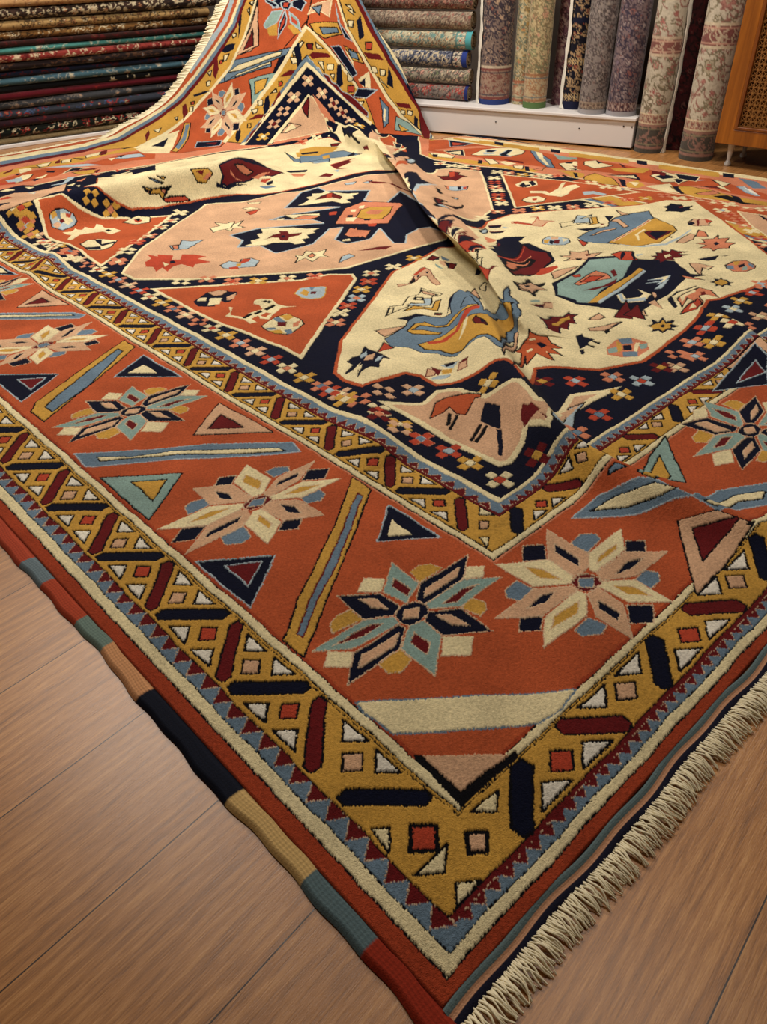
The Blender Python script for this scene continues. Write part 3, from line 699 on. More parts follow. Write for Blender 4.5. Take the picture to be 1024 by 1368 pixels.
0 3 -1 0 1762 3568 1742 3583 1649 3500 1661 3489
0 4 3 0 1663 3646 1586 3723 1546 3691 1618 3667
0 1 -1 0 1591 3730 1502 3665 1538 3677 1602 3703
0 2 -1 0 1649 3500 1594 3629 1453 3599 1351 3604 1249 3604 1221 3553 1349 3532 1427 3509 1508 3489 1576 3477
0 3 -1 0 1471 3614 1420 3606 1370 3552 1401 3543
0 12 9 0 1610 3532 1573 3627 1522 3606 1555 3535
0 11 5 0 1529 3753 1494 3771 1350 3672 1369 3659 1440 3685
0 10 -1 0 1501 3768 1413 3716 1353 3670 1419 3696
0 9 -1 0 1521 3541 1480 3597 1357 3544 1278 3562 1342 3519 1439 3528
0 2 -1 0 4715 1200 4744 1263 4747 1351 4752 1443 4775 1635 4759 1818 4754 2014 4799 2159 4816 2296 4620 2176 4651 2064 4682 1917 4608 1707 4650 1559 4676 1409 4640 1307 4598 1206 4567 1145
0 4 -1 0 4749 1605 4785 1653 4694 1607 4700 1578
0 4 -1 0 4815 1933 4821 1982 4716 1919 4702 1873
0 4 -1 0 4805 2233 4918 2351 4915 2365 4816 2296 4772 2252
0 4 -1 0 4714 1268 4762 1349 4705 1316 4689 1267
0 1 9 0 4741 1638 4751 1709 4662 1658 4687 1613
0 3 -1 0 4772 1719 4674 1777 4661 1733 4709 1717
0 1 9 0 4772 1804 4798 1925 4728 1880 4702 1781
0 1 9 0 4739 1482 4749 1577 4679 1527 4682 1475
0 3 -1 0 4727 1423 4682 1475 4619 1500 4689 1442
0 1 -1 0 4719 1366 4700 1429 4566 1380 4578 1316
0 3 -1 0 4817 2058 4733 2141 4748 2064
0 1 -1 0 4871 2119 4849 2174 4757 2144 4784 2083
0 0 -1 0 4536 1133 4564 1193 4603 1293 4645 1396 4621 1564 4585 1659 4557 1758 4603 1917 4609 2043 4620 2176 4595 2199 4373 2070 4410 1932 4395 1790 4493 1689 4509 1586 4420 1473 4421 1301 4439 1143 4442 1097
0 11 -1 0 4655 1507 4603 1611 4548 1716 4440 1756 4530 1614
0 11 3 0 4554 1882 4579 1984 4550 2069 4460 2059 4490 1936
0 3 -1 0 4616 1933 4587 1978 4528 1927
0 1 -1 0 4577 1864 4557 1903 4508 1848
0 3 -1 0 4575 1471 4551 1514 4506 1485 4541 1456
0 1 9 0 4497 1216 4572 1322 4560 1386 4481 1327 4432 1239
0 11 -1 0 4524 1210 4523 1302 4442 1276 4451 1197
0 3 -1 0 4451 1314 4462 1395 4399 1325
0 1 -1 0 4460 1351 4500 1447 4432 1382
0 8 -1 0 4492 1156 4459 1234 4405 1220 4455 1150
0 3 -1 0 4647 1301 4624 1344 4590 1304
0 3 1 0 4421 1491 4519 1600 4442 1683 4439 1553
0 4 -1 0 4457 1580 4394 1724 4379 1670 4426 1583
0 2 9 0 4416 1551 4379 1670 4339 1687 4307 1633 4338 1559
0 4 -1 0 4350 1655 4362 1708 4294 1645
0 3 -1 0 4346 1060 4339 1105 4365 1236 4233 1329 4245 1419 4250 1539 4254 1661 4217 1827 4215 1980 3467 1569 4155 1794 4152 1663 4197 1579 3521 1202 3557 1077 3579 1050 4208 1428 4187 1309 4223 1178 4227 1060 4237 1018
0 1 -1 0 4309 1093 4333 1151 4279 1161 4285 1116
0 1 -1 0 4301 1226 4260 1266 4238 1224
0 11 -1 0 4226 1335 4228 1412 4338 1497 4304 1525 4190 1403
0 1 -1 0 4148 1400 4173 1463 4126 1424
0 12 -1 0 4203 1477 4243 1557 4181 1501
0 1 -1 0 4116 1436 4115 1461 4077 1434
0 12 -1 0 4310 1608 4260 1664 4249 1622
0 1 -1 0 4274 1727 4244 1776 4233 1742
0 8 -1 0 4283 1760 4244 1776 4233 1742
0 12 -1 0 4074 1341 3569 1185 3543 1155
0 1 -1 0 4183 1679 4174 1730 4186 1811 4173 1776 4141 1694
0 6 9 0 4176 995 4197 1049 4223 1138 4179 1200 4165 1308 4192 1421 3570 1053 3559 998 3550 975 3557 912 3595 852 3613 814
0 8 -1 0 4166 1037 4180 1081 4115 1095 4133 1025
0 1 11 0 4171 1188 4148 1227 4113 1196
0 3 -1 0 4065 999 3619 920 3624 869
0 0 9 0 5029 3509 4980 3371 4922 3228 4904 3123 4879 3016 4878 2892 4882 2744 4833 2574 4775 2378 4746 2251 4675 2105 4525 2176 4377 2244 4351 2378 4311 2502 4390 2680 4424 2832 4499 2947 4560 3067 4614 3193 4624 3355 4666 3540 4740 3740 4789 3595 4892 3523
0 1 -1 0 4675 2105 4790 2349 4744 2474 4426 2200 4540 2084
0 3 -1 0 4671 2215 4709 2365 4593 2262
0 2 9 0 4805 2554 4761 2572 4595 2444 4417 2250 4470 2245 4636 2413
0 5 -1 0 4766 2537 4755 2558 4593 2424 4470 2292 4535 2312 4638 2433
0 3 11 0 4502 2451 4374 2558 4327 2512 4432 2390
0 4 -1 0 4443 2472 4382 2527 4367 2500
0 5 9 0 4889 2890 4893 3032 4790 3074 4696 3122 4635 3124 4597 3083 4726 2993 4834 2918
0 1 9 0 4854 2963 4819 3022 4717 3064 4629 3117 4612 3100 4694 3028 4787 2963
0 6 9 0 4911 3092 4910 3212 4953 3329 4993 3447 4903 3311 4802 3181 4812 3136
0 4 9 0 4897 3154 4920 3279 4847 3193
0 5 9 0 4886 2968 4886 3069 4756 3113 4646 3177 4575 3249 4570 3186 4626 3109 4701 3041 4787 2981 4838 2917
0 1 9 0 4874 2979 4838 3038 4711 3105 4610 3195 4601 3163 4687 3077 4790 3008
0 6 9 0 4896 3094 4911 3186 4924 3279 4993 3463 4896 3316 4784 3175
0 4 9 0 4870 3139 4905 3272 4822 3173
0 7 9 0 4675 2969 4534 3068 4485 2940 4490 2831
0 2 9 0 4625 2965 4556 3015 4522 2953 4543 2898
0 2 9 0 4614 3413 4559 3220 4517 3041 4501 2924 4472 2808 4423 2688 4344 2554 4213 2615 4302 2746 4364 2864 4403 2977 4436 3112 4470 3265 4362 3247 4262 3245 4098 3311 3929 3381 3849 3417 3997 3501 4102 3459 4214 3452 4329 3432 4451 3429
0 1 -1 0 4628 3412 4589 3280 4559 3154 4532 3034 4516 2922 4488 2811 4440 2685 4358 2545 4323 2550 4404 2685 4455 2806 4487 2925 4506 3047 4547 3217 4601 3399 4440 3407 4322 3410 4211 3429 4077 3440 4091 3471 4212 3463 4331 3445 4455 3445 4619 3429
0 1 9 0 4547 3321 4517 3199 4549 3221 4564 3317
0 4 -1 0 4496 3052 4480 3113 4417 3161 4421 3119 4480 3057
0 4 9 0 4530 3326 4506 3358 4474 3322 4497 3298
0 1 9 0 4504 3379 4447 3391 4461 3352
0 3 -1 0 4562 3246 4569 3300 4441 3200 4451 3163
0 1 9 0 4537 3185 4504 3208 4472 3186 4492 3160
0 8 9 0 4477 3023 4459 3037 4438 3015 4453 3000
0 1 9 0 4424 3004 4412 3033 4392 3006
0 1 9 0 4457 2945 4457 2984 4430 2970
0 4 -1 0 4411 2750 4400 2812 4336 2849 4343 2810
0 3 -1 0 4415 2858 4463 2913 4454 2933 4340 2846 4345 2820
0 1 9 0 4485 2873 4463 2893 4431 2866 4452 2849
0 1 9 0 4464 2812 4436 2837 4417 2815 4430 2797
0 2 9 0 4383 2729 4366 2743 4330 2720 4350 2709
0 3 -1 0 4325 2612 4398 2669 4391 2686 4294 2632 4265 2594
0 4 -1 0 4464 3271 4458 3310 4405 3397 4379 3388 4424 3276
0 1 9 0 4393 3291 4377 3322 4315 3271
0 1 9 0 4352 3334 4336 3378 4303 3346 4320 3301
0 3 -1 0 4321 3400 4320 3435 4205 3350 4195 3299 4222 3297
0 1 9 0 4259 3441 4212 3463 4204 3419 4216 3404
0 8 9 0 4188 3380 4176 3432 4138 3402 4151 3350
0 4 -1 0 4135 3313 4128 3406 4108 3477 4085 3446 4106 3316
0 1 9 0 4071 3375 4067 3445 4032 3382
0 1 9 0 4293 3300 4279 3337 4253 3300
0 3 -1 0 4424 3217 4404 3051 4371 2906 4311 2761 4209 2595 4077 2684 4171 2831 4228 2956 4267 3082 4257 3107 4149 3153 4050 3210 3944 3297 3852 3384 3903 3398 4048 3323 4172 3268 4296 3228
0 1 -1 0 4436 3230 4416 3058 4385 2908 4327 2758 4223 2586 4198 2602 4295 2763 4354 2904 4388 3044 4407 3203 4283 3218 4161 3262 4040 3317 3880 3370 3903 3398 4053 3338 4179 3282 4305 3241
0 5 -1 0 4466 3261 4441 3105 4416 2969 4347 2808 4225 2631 4238 2599 4313 2727 4364 2842 4395 2952 4421 3080 4441 3226 4312 3237 4189 3279 4067 3336 3925 3413 3950 3395 4094 3307 4217 3272 4337 3253
0 4 11 0 4470 3265 4432 3249 4413 3265 4383 3245 4356 3265 4323 3255 4290 3285 4246 3281 4219 3307 4171 3316 4131 3359 4077 3391 3987 3421 3946 3392 4094 3307 4262 3245 4362 3247
0 4 -1 0 4416 2959 4430 2990 4396 2971 4386 2926 4369 2905 4373 2882 4345 2854 4355 2826 4324 2798 4322 2763 4297 2740 4292 2703 4265 2679 4238 2638 4213 2615 4324 2798
0 1 9 0 4280 3081 4241 2957 4184 2835 4095 2695 4069 2716 4181 2897 4244 3056 4106 3057 3958 3059 3926 3081 4085 3086 4229 3087
0 6 1 0 4258 3067 4196 2901 4088 2717 4048 2802 4012 2894 3949 3074 4046 3092 4149 3094 4249 3090
0 12 -1 0 4250 3102 4106 3133 4033 3116 4114 3085
1 6 1 0 4342 3139
1 6 1 0 4322 3006
1 6 3 0 4283 2910
1 6 4 0 4238 2820
1 2 1 0 4186 2720
1 6 1 0 4220 3160
1 6 4 0 4122 3198
1 6 4 0 4043 3228
1 6 1 0 3961 3247
1 2 1 0 3872 3273
1 1 12 0 3939 2953
0 4 9 0 4224 3002 4259 3066 4223 3054 4133 2998 4182 2995
0 6 9 0 4133 2811 4179 2887 4107 2939 4110 2834
0 1 -1 0 4122 2822 4163 2899 4109 2904
0 3 -1 0 4071 2680 4027 2777 3989 2883 3966 2986 3947 3092 3915 3037 3964 2870 4011 2709
1 12 8 0 3964 2870
1 1 1 0 3939 2963
0 3 11 0 4903 3470 4866 3515 4814 3502 4823 3440 4872 3416
0 3 11 0 4806 3497 4784 3547 4742 3543 4716 3475 4779 3466
0 7 11 0 4852 3306 4861 3401 4805 3429 4780 3343 4818 3286
0 3 11 0 4696 3245 4766 3338 4804 3439 4742 3388 4717 3348
0 8 -1 0 4727 3303 4758 3351 4774 3403 4741 3358
0 7 11 0 4773 3434 4687 3423 4605 3360 4710 3373
0 8 -1 0 4738 3411 4689 3409 4659 3383 4707 3385
0 2 -1 0 4814 3292 4780 3343 4716 3267 4763 3253
0 2 -1 0 4703 3344 4694 3371 4602 3357 4632 3321
0 3 11 0 4858 3464 4831 3492 4791 3486 4777 3438 4814 3429
0 8 -1 0 4836 3468 4814 3482 4796 3456 4818 3445
0 3 11 0 4970 3479 4898 3462 4842 3442 4871 3425 4936 3449
0 0 9 0 4708 3749 4752 3591 4621 3420 4458 3436 4337 3439 4222 3458 4100 3470 3969 3439 3787 3380 3730 3575 3752 3858 3856 3801 3931 3733 4080 3691 4186 3675 4289 3663 4403 3665 4518 3673 4616 3714
0 1 -1 0 4708 3749 4617 3717 4521 3680 4406 3672 4292 3670 4188 3682 4083 3698 3939 3744 3771 3870 3747 3809 3920 3699 4072 3660 4180 3648 4282 3638 4399 3643 4517 3654 4616 3697 4710 3734
0 2 9 0 4619 3439 4563 3624 4486 3599 4499 3453 4551 3426
0 5 9 0 4570 3477 4533 3597 4502 3580 4523 3465
0 3 11 0 4444 3450 4428 3523 4330 3517 4236 3520 4222 3458 4330 3447
0 1 -1 0 4394 3539 4339 3561 4277 3519
0 2 9 0 4421 3552 4356 3636 4291 3628 4323 3547
0 5 9 0 4398 3566 4361 3616 4317 3602 4340 3550
0 3 11 0 4696 3718 4556 3640 4430 3642 4461 3599 4575 3634
0 6 1 0 4676 3476 4714 3554 4699 3700 4602 3594 4659 3563
0 5 9 0 4700 3541 4688 3610 4638 3542
0 3 11 0 4155 3452 4133 3633 4082 3480 4110 3367
0 1 -1 0 4207 3496 4243 3636 4144 3568 4157 3504
0 3 -1 0 4184 3488 4208 3570 4155 3522
0 5 9 0 4084 3606 4009 3634 3888 3546 3844 3461 3993 3560
0 1 -1 0 4011 3591 3991 3596 3901 3525 3914 3514
0 7 9 0 3940 3661 3891 3759 3775 3814 3805 3545
0 2 9 0 3874 3639 3814 3701 3788 3597
0 2 9 0 4707 3758 4617 3722 4521 3680 4406 3672 4292 3670 4188 3682 4083 3698 3939 3744 3861 3821 3751 3887 3544 3700 3960 3908 4063 3891 4159 3873 4279 3854 4409 3857 4567 3885 4708 3890
0 3 -1 0 4565 3794 4599 3855 4464 3777 4433 3703
0 3 -1 0 4259 3827 4196 3816 4130 3780 4157 3739
0 3 -1 0 3949 3850 3921 3871 3852 3825 3872 3799
0 4 -1 0 4362 3676 4345 3803 4302 3814 4320 3688
0 4 -1 0 4043 3725 4027 3851 3993 3851 4010 3736
0 1 9 0 4661 3773 4660 3815 4614 3822
0 1 9 0 4566 3715 4561 3768 4518 3720 4525 3691
0 1 9 0 4629 3769 4630 3813 4598 3798
0 8 9 0 4423 3753 4421 3809 4373 3768 4376 3712
0 1 9 0 4273 3673 4270 3718 4231 3706 4234 3660
0 1 9 0 4252 3740 4239 3789 4206 3752 4214 3717
0 1 9 0 4208 3693 4134 3734 4177 3693
0 1 9 0 3988 3746 3984 3781 3955 3762 3960 3727
0 1 9 0 3987 3809 3976 3853 3947 3823 3955 3789
0 4 -1 0 4707 3880 4616 3872 4516 3856 4393 3843 4273 3838 4121 3871 3960 3908 3571 3729 3525 3717 3871 3978 3974 3928 4133 3903 4285 3869 4403 3880 4525 3897 4619 3907 4708 3910
0 5 -1 0 4708 3910 4623 3910 4534 3903 4411 3887 4293 3875 4140 3907 4260 4284 3874 3988 3535 3729 3512 3728 3854 3993 4245 4297 4138 3929 4290 3895 4409 3908 4533 3924 4622 3930 4708 3930
0 1 -1 0 4708 3930 11190 10037 4524 3928 4400 3911 4281 3900 4130 3929 4242 4299 3849 3997 3505 3734 3493 3745 3852 4025 4267 4347 5234 5144 4294 3925 7765 7245 9481 8685 11346 10238 13985 12435
0 0 -1 0 13985 12435 11346 10238 9481 8685 7765 7245 4294 3925 5234 5144 4267 4347 3837 4008 3466 3716 3427 3827 3787 4021 4201 4335 4732 4779 5373 5316 6553 6302 7880 7417 9741 8980 13911 12476
0 2 9 0 5072 3495 5056 3397 5038 3293 5046 3197 5048 3098 5049 3003 5051 2905 5065 2809 5060 2703 5074 2606 5065 2504 5042 2369 5005 2198 4966 2026 4894 1860 4851 1961 4790 2057 4733 2138 4775 2269 4783 2383 4847 2584 4892 2753 4887 2900 4883 3021 4907 3127 4924 3231 4967 3364 5006 3494
0 1 -1 0 5006 3494 4966 3364 4921 3231 4900 3125 4873 3016 4875 2896 4877 2747 4828 2576 4761 2375 4742 2257 4686 2121 4717 2111 4788 2265 4813 2398 4863 2587 4910 2759 4903 2908 4897 3026 4921 3132 4938 3235 4980 3367 5017 3494
0 3 -1 0 5032 3117 5023 3163 4962 3174 4951 3132 4993 3106
0 3 -1 0 5008 2788 4940 2832 4887 2840 4933 2802 4982 2775
0 3 -1 0 5059 3362 5043 3380 4981 3259 4962 3208
0 4 -1 0 5044 3051 5042 3089 4959 2996 4931 2924 4976 2956
0 4 -1 0 5004 2679 4997 2707 4886 2642 4842 2570
0 4 -1 0 4912 2321 4962 2389 4916 2365 4781 2244
0 1 9 0 5030 3233 4998 3242 4990 3216 5004 3207
0 1 9 0 4994 3093 4961 3105 4949 3062 4961 3051
0 8 9 0 4996 3056 4977 3064 4964 3036 4981 3030
0 1 9 0 4987 2896 4960 2910 4932 2874 4952 2865
0 1 9 0 5026 2958 5004 2980 4986 2935
0 1 9 0 4928 2684 4910 2702 4861 2664 4878 2650
0 8 9 0 4967 2726 4946 2743 4920 2717 4943 2707
0 1 9 0 4937 2569 4922 2588 4888 2553
0 1 9 0 4926 2403 4905 2448 4853 2391
0 1 9 0 5031 3447 5010 3463 5002 3422
0 1 9 0 5019 3397 5013 3414 4983 3362
0 4 -1 0 5087 3496 5071 3401 5052 3301 5064 3210 5071 3114 5072 3019 5074 2922 5091 2825 5092 2719 5106 2624 5097 2526 5077 2398 5051 2232 5030 2057 4965 1893 4957 1702 4947 1518 4967 1350 4864 1310 4846 1476 4859 1659 4862 1845 4932 2009 4980 2182 5013 2351 5029 2488 5046 2596 5039 2696 5046 2802 5034 2898 5031 2992 5028 3084 5029 3186 5024 3284 5046 3393 5065 3495
0 5 -1 0 5103 3496 5089 3406 5074 3310 5088 3217 5096 3121 5098 3026 5100 2928 5119 2831 5122 2723 5135 2543 5118 2421 5100 2262 5097 2086 5035 1926 5041 1739 5027 1551 5041 1379 4934 1337 4915 1504 4923 1687 4929 1876 4999 2041 5029 2215 5056 2383 5075 2514 5087 2614 5077 2710 5079 2817 5063 2913 5059 3008 5055 3101 5052 3199 5043 3293 5065 3397 5083 3495
0 1 -1 0 5118 3496 5093 3317 5107 3225 5118 3128 5122 3035 5125 2939 5151 2740 5779 2840 5157 2439 5142 2290 5218 2149 5112 1963 5139 1785 5152 1603 5155 1424 5016 1369 4994 1538 5002 1722 5001 1910 5063 2069 5082 2245 5100 2409 5117 2534 5106 2720 5106 2827 5090 2923 5087 3019 5084 3113 5079 3212 5067 3306 5084 3404 5098 3496
0 0 -1 0 5142 3497 5118 3324 5132 3227 5140 3125 5146 3034 5152 2941 6448 3424 5836 2861 5585 2591 5357 2346 5280 2176 5170 1993 5221 1822 5234 1637 5247 1459 5124 1412 5120 1589 5111 1772 5086 1951 5158 2115 5133 2281 5143 2431 5154 2550 5141 2735 5136 2840 5116 2936 5113 3032 5109 3126 5101 3221 5088 3312 5117 3496
0 11 -1 0 5166 3496 5143 3322 5160 3228 9140 5483 7490 4230 6545 3464 5913 2894 5650 2618 5411 2369 5334 2200 5262 2039 5277 1847 5292 1661 5306 1482 5232 1453 5219 1631 5206 1815 5154 1985 5264 2168 5164 2301 5560 2581 5804 2847 6409 3406 5144 2938 5139 3033 5134 3126 5126 3225 5112 3320 5139 3497
0 1 9 0 205 48 186 71 160 44
0 8 9 6 167 96 141 123 115 96 140 68
0 1 9 0 111 114 82 81 96 64 110 47 111 80
0 6 9 6 100 147 80 172 60 149 79 126
0 1 9 0 61 81 37 112 37 83 36 55
0 1 9 0 113 238 89 207 117 176 115 206
0 1 9 0 626 782 581 779 604 755
0 6 9 0 590 738 575 753 559 731 570 716
0 1 9 0 551 694 535 710 514 678
0 1 -1 0 2380 3078 2394 3162 2344 3212 2285 3148 2294 3073 2343 3050
0 3 -1 0 2350 3065 2379 3143 2330 3106 2311 3058
0 3 -1 0 2360 3163 2368 3206 2300 3156 2297 3114
0 3 -1 0 2344 3100 2326 3132 2300 3099 2305 3063
0 1 -1 0 2239 3016 2179 3071 2138 3054 2164 3162 2216 3259 2208 3286 2144 3160 2155 3227 2140 3283 2098 3263 2087 3157 2061 3109 2056 3041 2086 3033 2120 3018 2165 3028 2208 2987
0 1 9 0 2172 2872 2179 2928 2149 2971 2096 2968 2072 2919 2090 2872 2132 2857
0 8 -1 0 2144 2919 2128 2939 2112 2912 2124 2893
0 11 -1 0 2034 3190 2004 3245 1925 3245 1910 3196 1970 3195 1985 3140
0 1 -1 0 3485 3756 3278 3818 3122 3832 2991 3868 2855 3897 2677 3899 2519 3922 2370 3990 2216 4012 2066 4033 1922 4054 1776 4072 1634 4090 1498 4107 1449 3885 1579 3873 1721 3876 1859 3863 2000 3855 2150 3854 2315 3866 2458 3836 2620 3823 2788 3808 2936 3788 3073 3757 3232 3745 3457 3797
0 2 -1 0 3194 3774 3060 3790 2943 3823 2815 3843 2750 3758 2882 3739 3011 3719 3141 3694
0 3 -1 0 3110 3812 3047 3813 3002 3747 3062 3740
0 3 -1 0 2747 3861 2677 3861 2631 3800 2700 3800
0 2 -1 0 2601 3844 2474 3858 2361 3885 2237 3889 2185 3815 2306 3807 2418 3780 2539 3760
0 3 -1 0 2201 3905 2134 3902 2089 3835 2152 3834
0 2 -1 0 2049 3883 1936 3891 1827 3900 1720 3908 1675 3839 1781 3832 1882 3810 1992 3800
0 3 -1 0 1705 3916 1644 3916 1607 3858 1667 3858
0 3 1 0 1881 3767 1756 3805 1715 3709 1815 3701
0 5 -1 0 1592 3866 1488 3858 1389 3789 1444 3758
0 1 9 0 1683 3788 1576 3780 1573 3712
0 4 -1 0 2007 3756 1918 3756 1894 3708 1973 3707
1 1 12 0 2986 3140
1 1 1 0 2904 3151
1 1 1 0 2840 3175
1 12 1 0 2758 3183
1 1 1 0 2620 3216
1 12 1 0 2562 3248
1 2 1 0 2488 3271
1 1 12 0 2411 3289
1 1 1 0 2360 3326
1 12 8 0 2324 3369
1 1 12 0 2107 3374
1 1 1 0 2011 3362
1 1 5 0 1923 3383
0 1 13 0 636 421 602 451 576 418 610 383
0 1 13 0 507 598 479 631 458 601 485 564
0 1 13 0 359 457 328 414 367 374 402 415
0 1 13 0 525 232 491 267 464 236 499 200
0 2 13 0 580 502 581 528 566 552 539 560 539 494
0 2 13 0 430 500 433 537 405 546 389 532 386 506 429 496
0 2 13 0 434 336 398 332 390 295 405 274 436 276
0 2 13 0 545 337 555 267 580 281 588 306 582 339
0 7 13 0 631 496 538 493 513 430 575 420
0 4 13 0 591 467 538 469 526 447 575 445
0 3 13 0 529 633 485 565 487 453 508 454 540 495
0 6 13 0 517 590 499 564 502 469 521 493
0 7 13 0 433 631 430 500 472 451 487 453 485 565
0 4 13 0 449 583 450 535 445 505 464 477 467 541
0 3 13 0 341 495 402 417 458 422 469 446 430 497
0 6 13 0 380 475 410 449 454 449 432 470
0 7 13 0 340 330 435 336 469 392 458 422 404 416
0 4 13 0 386 360 433 360 450 387 406 388
0 3 13 0 438 200 489 265 487 379 469 384 435 336
0 6 13 0 454 241 475 273 468 369 446 333
0 7 13 0 547 203 545 337 507 387 487 382 497 272
0 4 13 0 529 248 532 303 525 342 509 360 509 312
0 3 13 0 632 344 576 415 519 416 509 389 545 337
0 6 13 0 596 371 572 397 528 395 557 372
0 3 13 0 515 400 519 421 507 450 482 457 465 444 461 415 466 391 486 383 506 388
0 6 13 0 507 416 489 443 470 420 489 394
0 3 13 0 466 739 432 777 399 739 434 696
0 3 13 0 319 917 289 949 267 916 296 883
0 3 13 0 206 741 168 785 140 740 173 702
0 3 13 0 332 559 305 598 280 563 308 529
0 5 13 0 396 818 402 862 380 890 359 882 352 820
0 5 13 0 236 819 238 863 213 877 196 854 194 822
0 5 13 0 239 612 238 661 201 669 195 640 216 609
0 5 13 0 401 602 407 644 362 649 361 597 384 586
0 6 13 0 465 822 352 820 328 794 323 756 330 739 398 741
0 3 13 0 422 794 353 793 337 770 403 770
0 1 13 0 350 949 300 887 306 781 319 775 351 818
0 2 13 0 326 894 314 876 318 800 330 829
0 6 13 0 233 951 239 830 280 766 306 781 298 885
0 3 13 0 259 899 257 846 274 797 278 861
0 1 13 0 145 818 204 751 274 745 280 766 234 821
0 2 13 0 180 804 219 769 259 768 226 798
0 6 13 0 143 671 229 670 278 714 274 745 211 739
0 3 13 0 190 693 238 691 255 712 202 715
0 1 13 0 248 529 298 592 297 708 278 714 242 662
0 2 13 0 269 577 286 611 278 686 258 653
0 6 13 0 363 523 364 647 312 713 296 707 303 593
0 3 13 0 337 583 342 639 325 678 321 632
0 1 13 0 470 649 397 742 327 739 317 715 367 651
0 2 13 0 424 686 388 709 335 713 375 681
0 4 13 0 321 718 326 744 318 766 297 774 275 764 274 734 283 715 302 710
0 5 13 0 320 741 297 768 278 738 302 716
0 3 13 0 1024 188 994 233 1019 280 1053 234
0 3 13 0 885 383 859 423 881 455 907 417
0 3 13 0 1004 545 970 595 1000 636 1030 593
0 3 13 0 1145 379 1115 415 1139 451 1165 413
0 5 13 0 961 281 931 272 908 300 912 330 957 341
0 5 13 0 950 501 918 497 906 530 922 555 945 558
0 5 13 0 1100 505 1064 505 1056 554 1076 564 1100 537
0 5 13 0 1119 283 1088 273 1082 334 1119 338 1129 307
0 6 13 0 963 186 957 341 975 375 1001 384 1014 374 1018 282
0 3 13 0 981 247 977 341 992 364 997 274
0 1 13 0 863 340 905 410 982 407 987 389 958 343
0 2 13 0 902 374 914 391 969 389 949 371
0 6 13 0 854 500 942 496 991 443 982 407 906 413
0 3 13 0 893 467 931 471 968 449 922 442
0 1 13 0 944 626 997 548 1006 452 991 443 948 504
0 2 13 0 956 578 985 526 988 472 964 515
0 6 13 0 1050 634 1057 516 1029 447 1006 452 1006 539
0 3 13 0 1037 570 1042 503 1028 479 1023 552
0 1 13 0 1161 496 1119 424 1034 422 1029 447 1064 498
0 2 13 0 1127 466 1104 440 1049 449 1072 478
0 6 13 0 1173 338 1084 331 1032 401 1035 423 1118 417
0 3 13 0 1128 371 1088 362 1059 385 1092 391
0 1 13 0 1089 187 1017 283 1014 380 1031 394 1081 327
0 2 13 0 1059 248 1040 297 1034 369 1060 316
0 4 13 0 1029 389 1011 380 994 390 987 419 992 449 1014 452 1029 441 1034 415
0 5 13 0 1012 388 991 420 1011 447 1029 414
0 1 13 0 1777 425 1738 454 1714 422 1752 387
0 1 13 0 1627 598 1596 631 1576 601 1607 565
0 1 13 0 1485 460 1456 418 1499 378 1533 418
0 1 13 0 1675 239 1637 274 1611 243 1650 207
0 2 13 0 1712 504 1711 529 1692 553 1665 561 1669 496
0 2 13 0 1555 503 1555 539 1525 547 1509 534 1508 508 1554 498
0 2 13 0 1572 341 1535 338 1529 301 1547 280 1579 283
0 2 13 0 1688 342 1703 274 1729 287 1735 312 1727 344
0 7 13 0 1765 498 1668 495 1648 433 1712 423
0 4 13 0 1726 470 1671 471 1660 450 1711 448
0 3 13 0 1648 633 1608 566 1618 456 1640 457 1670 497
0 6 13 0 1638 590 1622 565 1633 471 1650 495
0 7 13 0 1548 631 1555 503 1603 454 1618 456 1608 566
0 4 13 0 1568 584 1573 536 1570 507 1592 479 1590 542
0 3 13 0 1463 497 1532 421 1590 426 1600 449 1555 499
0 6 13 0 1505 477 1538 452 1584 452 1560 473
0 7 13 0 1475 335 1573 342 1604 396 1590 426 1534 420
0 4 13 0 1521 365 1569 365 1585 391 1539 393
0 3 13 0 1586 208 1635 272 1624 383 1605 388 1573 342
0 6 13 0 1601 248 1620 280 1605 373 1584 339
0 7 13 0 1700 211 1688 342 1644 391 1624 386 1642 278
0 4 13 0 1678 255 1677 309 1666 347 1649 365 1652 317
0 3 13 0 1779 349 1714 419 1655 419 1646 393 1688 342
0 6 13 0 1738 375 1711 401 1665 399 1698 376
0 3 13 0 1651 404 1654 424 1639 453 1612 460 1596 447 1594 419 1601 395 1623 388 1643 392
0 6 13 0 1642 420 1621 446 1603 424 1625 398
0 3 13 0 2342 574 2301 573 2303 516 2347 515
0 3 13 0 2160 575 2126 573 2131 530 2165 531
0 3 13 0 2192 349 2146 348 2154 291 2194 291
0 3 13 0 2364 326 2326 331 2331 284 2366 283
0 5 13 0 2258 571 2238 608 2210 610 2202 585 2232 534
0 5 13 0 2166 432 2143 466 2122 454 2124 422 2141 398
0 5 13 0 2281 284 2253 319 2228 293 2240 266 2269 262
0 5 13 0 2379 418 2359 454 2331 418 2359 379 2378 392
0 6 13 0 2295 634 2232 534 2233 494 2250 462 2264 456 2301 516
0 3 13 0 2286 576 2248 515 2251 485 2289 542
0 1 13 0 2160 626 2165 538 2227 465 2237 472 2232 532
0 2 13 0 2177 565 2180 541 2224 490 2215 521
0 6 13 0 2092 525 2162 442 2220 432 2227 465 2166 534
0 3 13 0 2135 510 2163 470 2200 449 2167 499
0 1 13 0 2115 351 2185 354 2228 411 2220 432 2164 432
0 2 13 0 2142 372 2184 381 2207 414 2172 408
0 6 13 0 2193 243 2244 318 2248 392 2228 411 2195 352
0 3 13 0 2208 300 2237 341 2235 371 2204 326
0 1 13 0 2332 231 2326 321 2262 404 2248 392 2255 324
0 2 13 0 2317 284 2309 324 2263 371 2269 330
0 6 13 0 2401 328 2334 419 2268 421 2262 402 2328 326
0 3 13 0 2353 348 2325 393 2294 406 2317 370
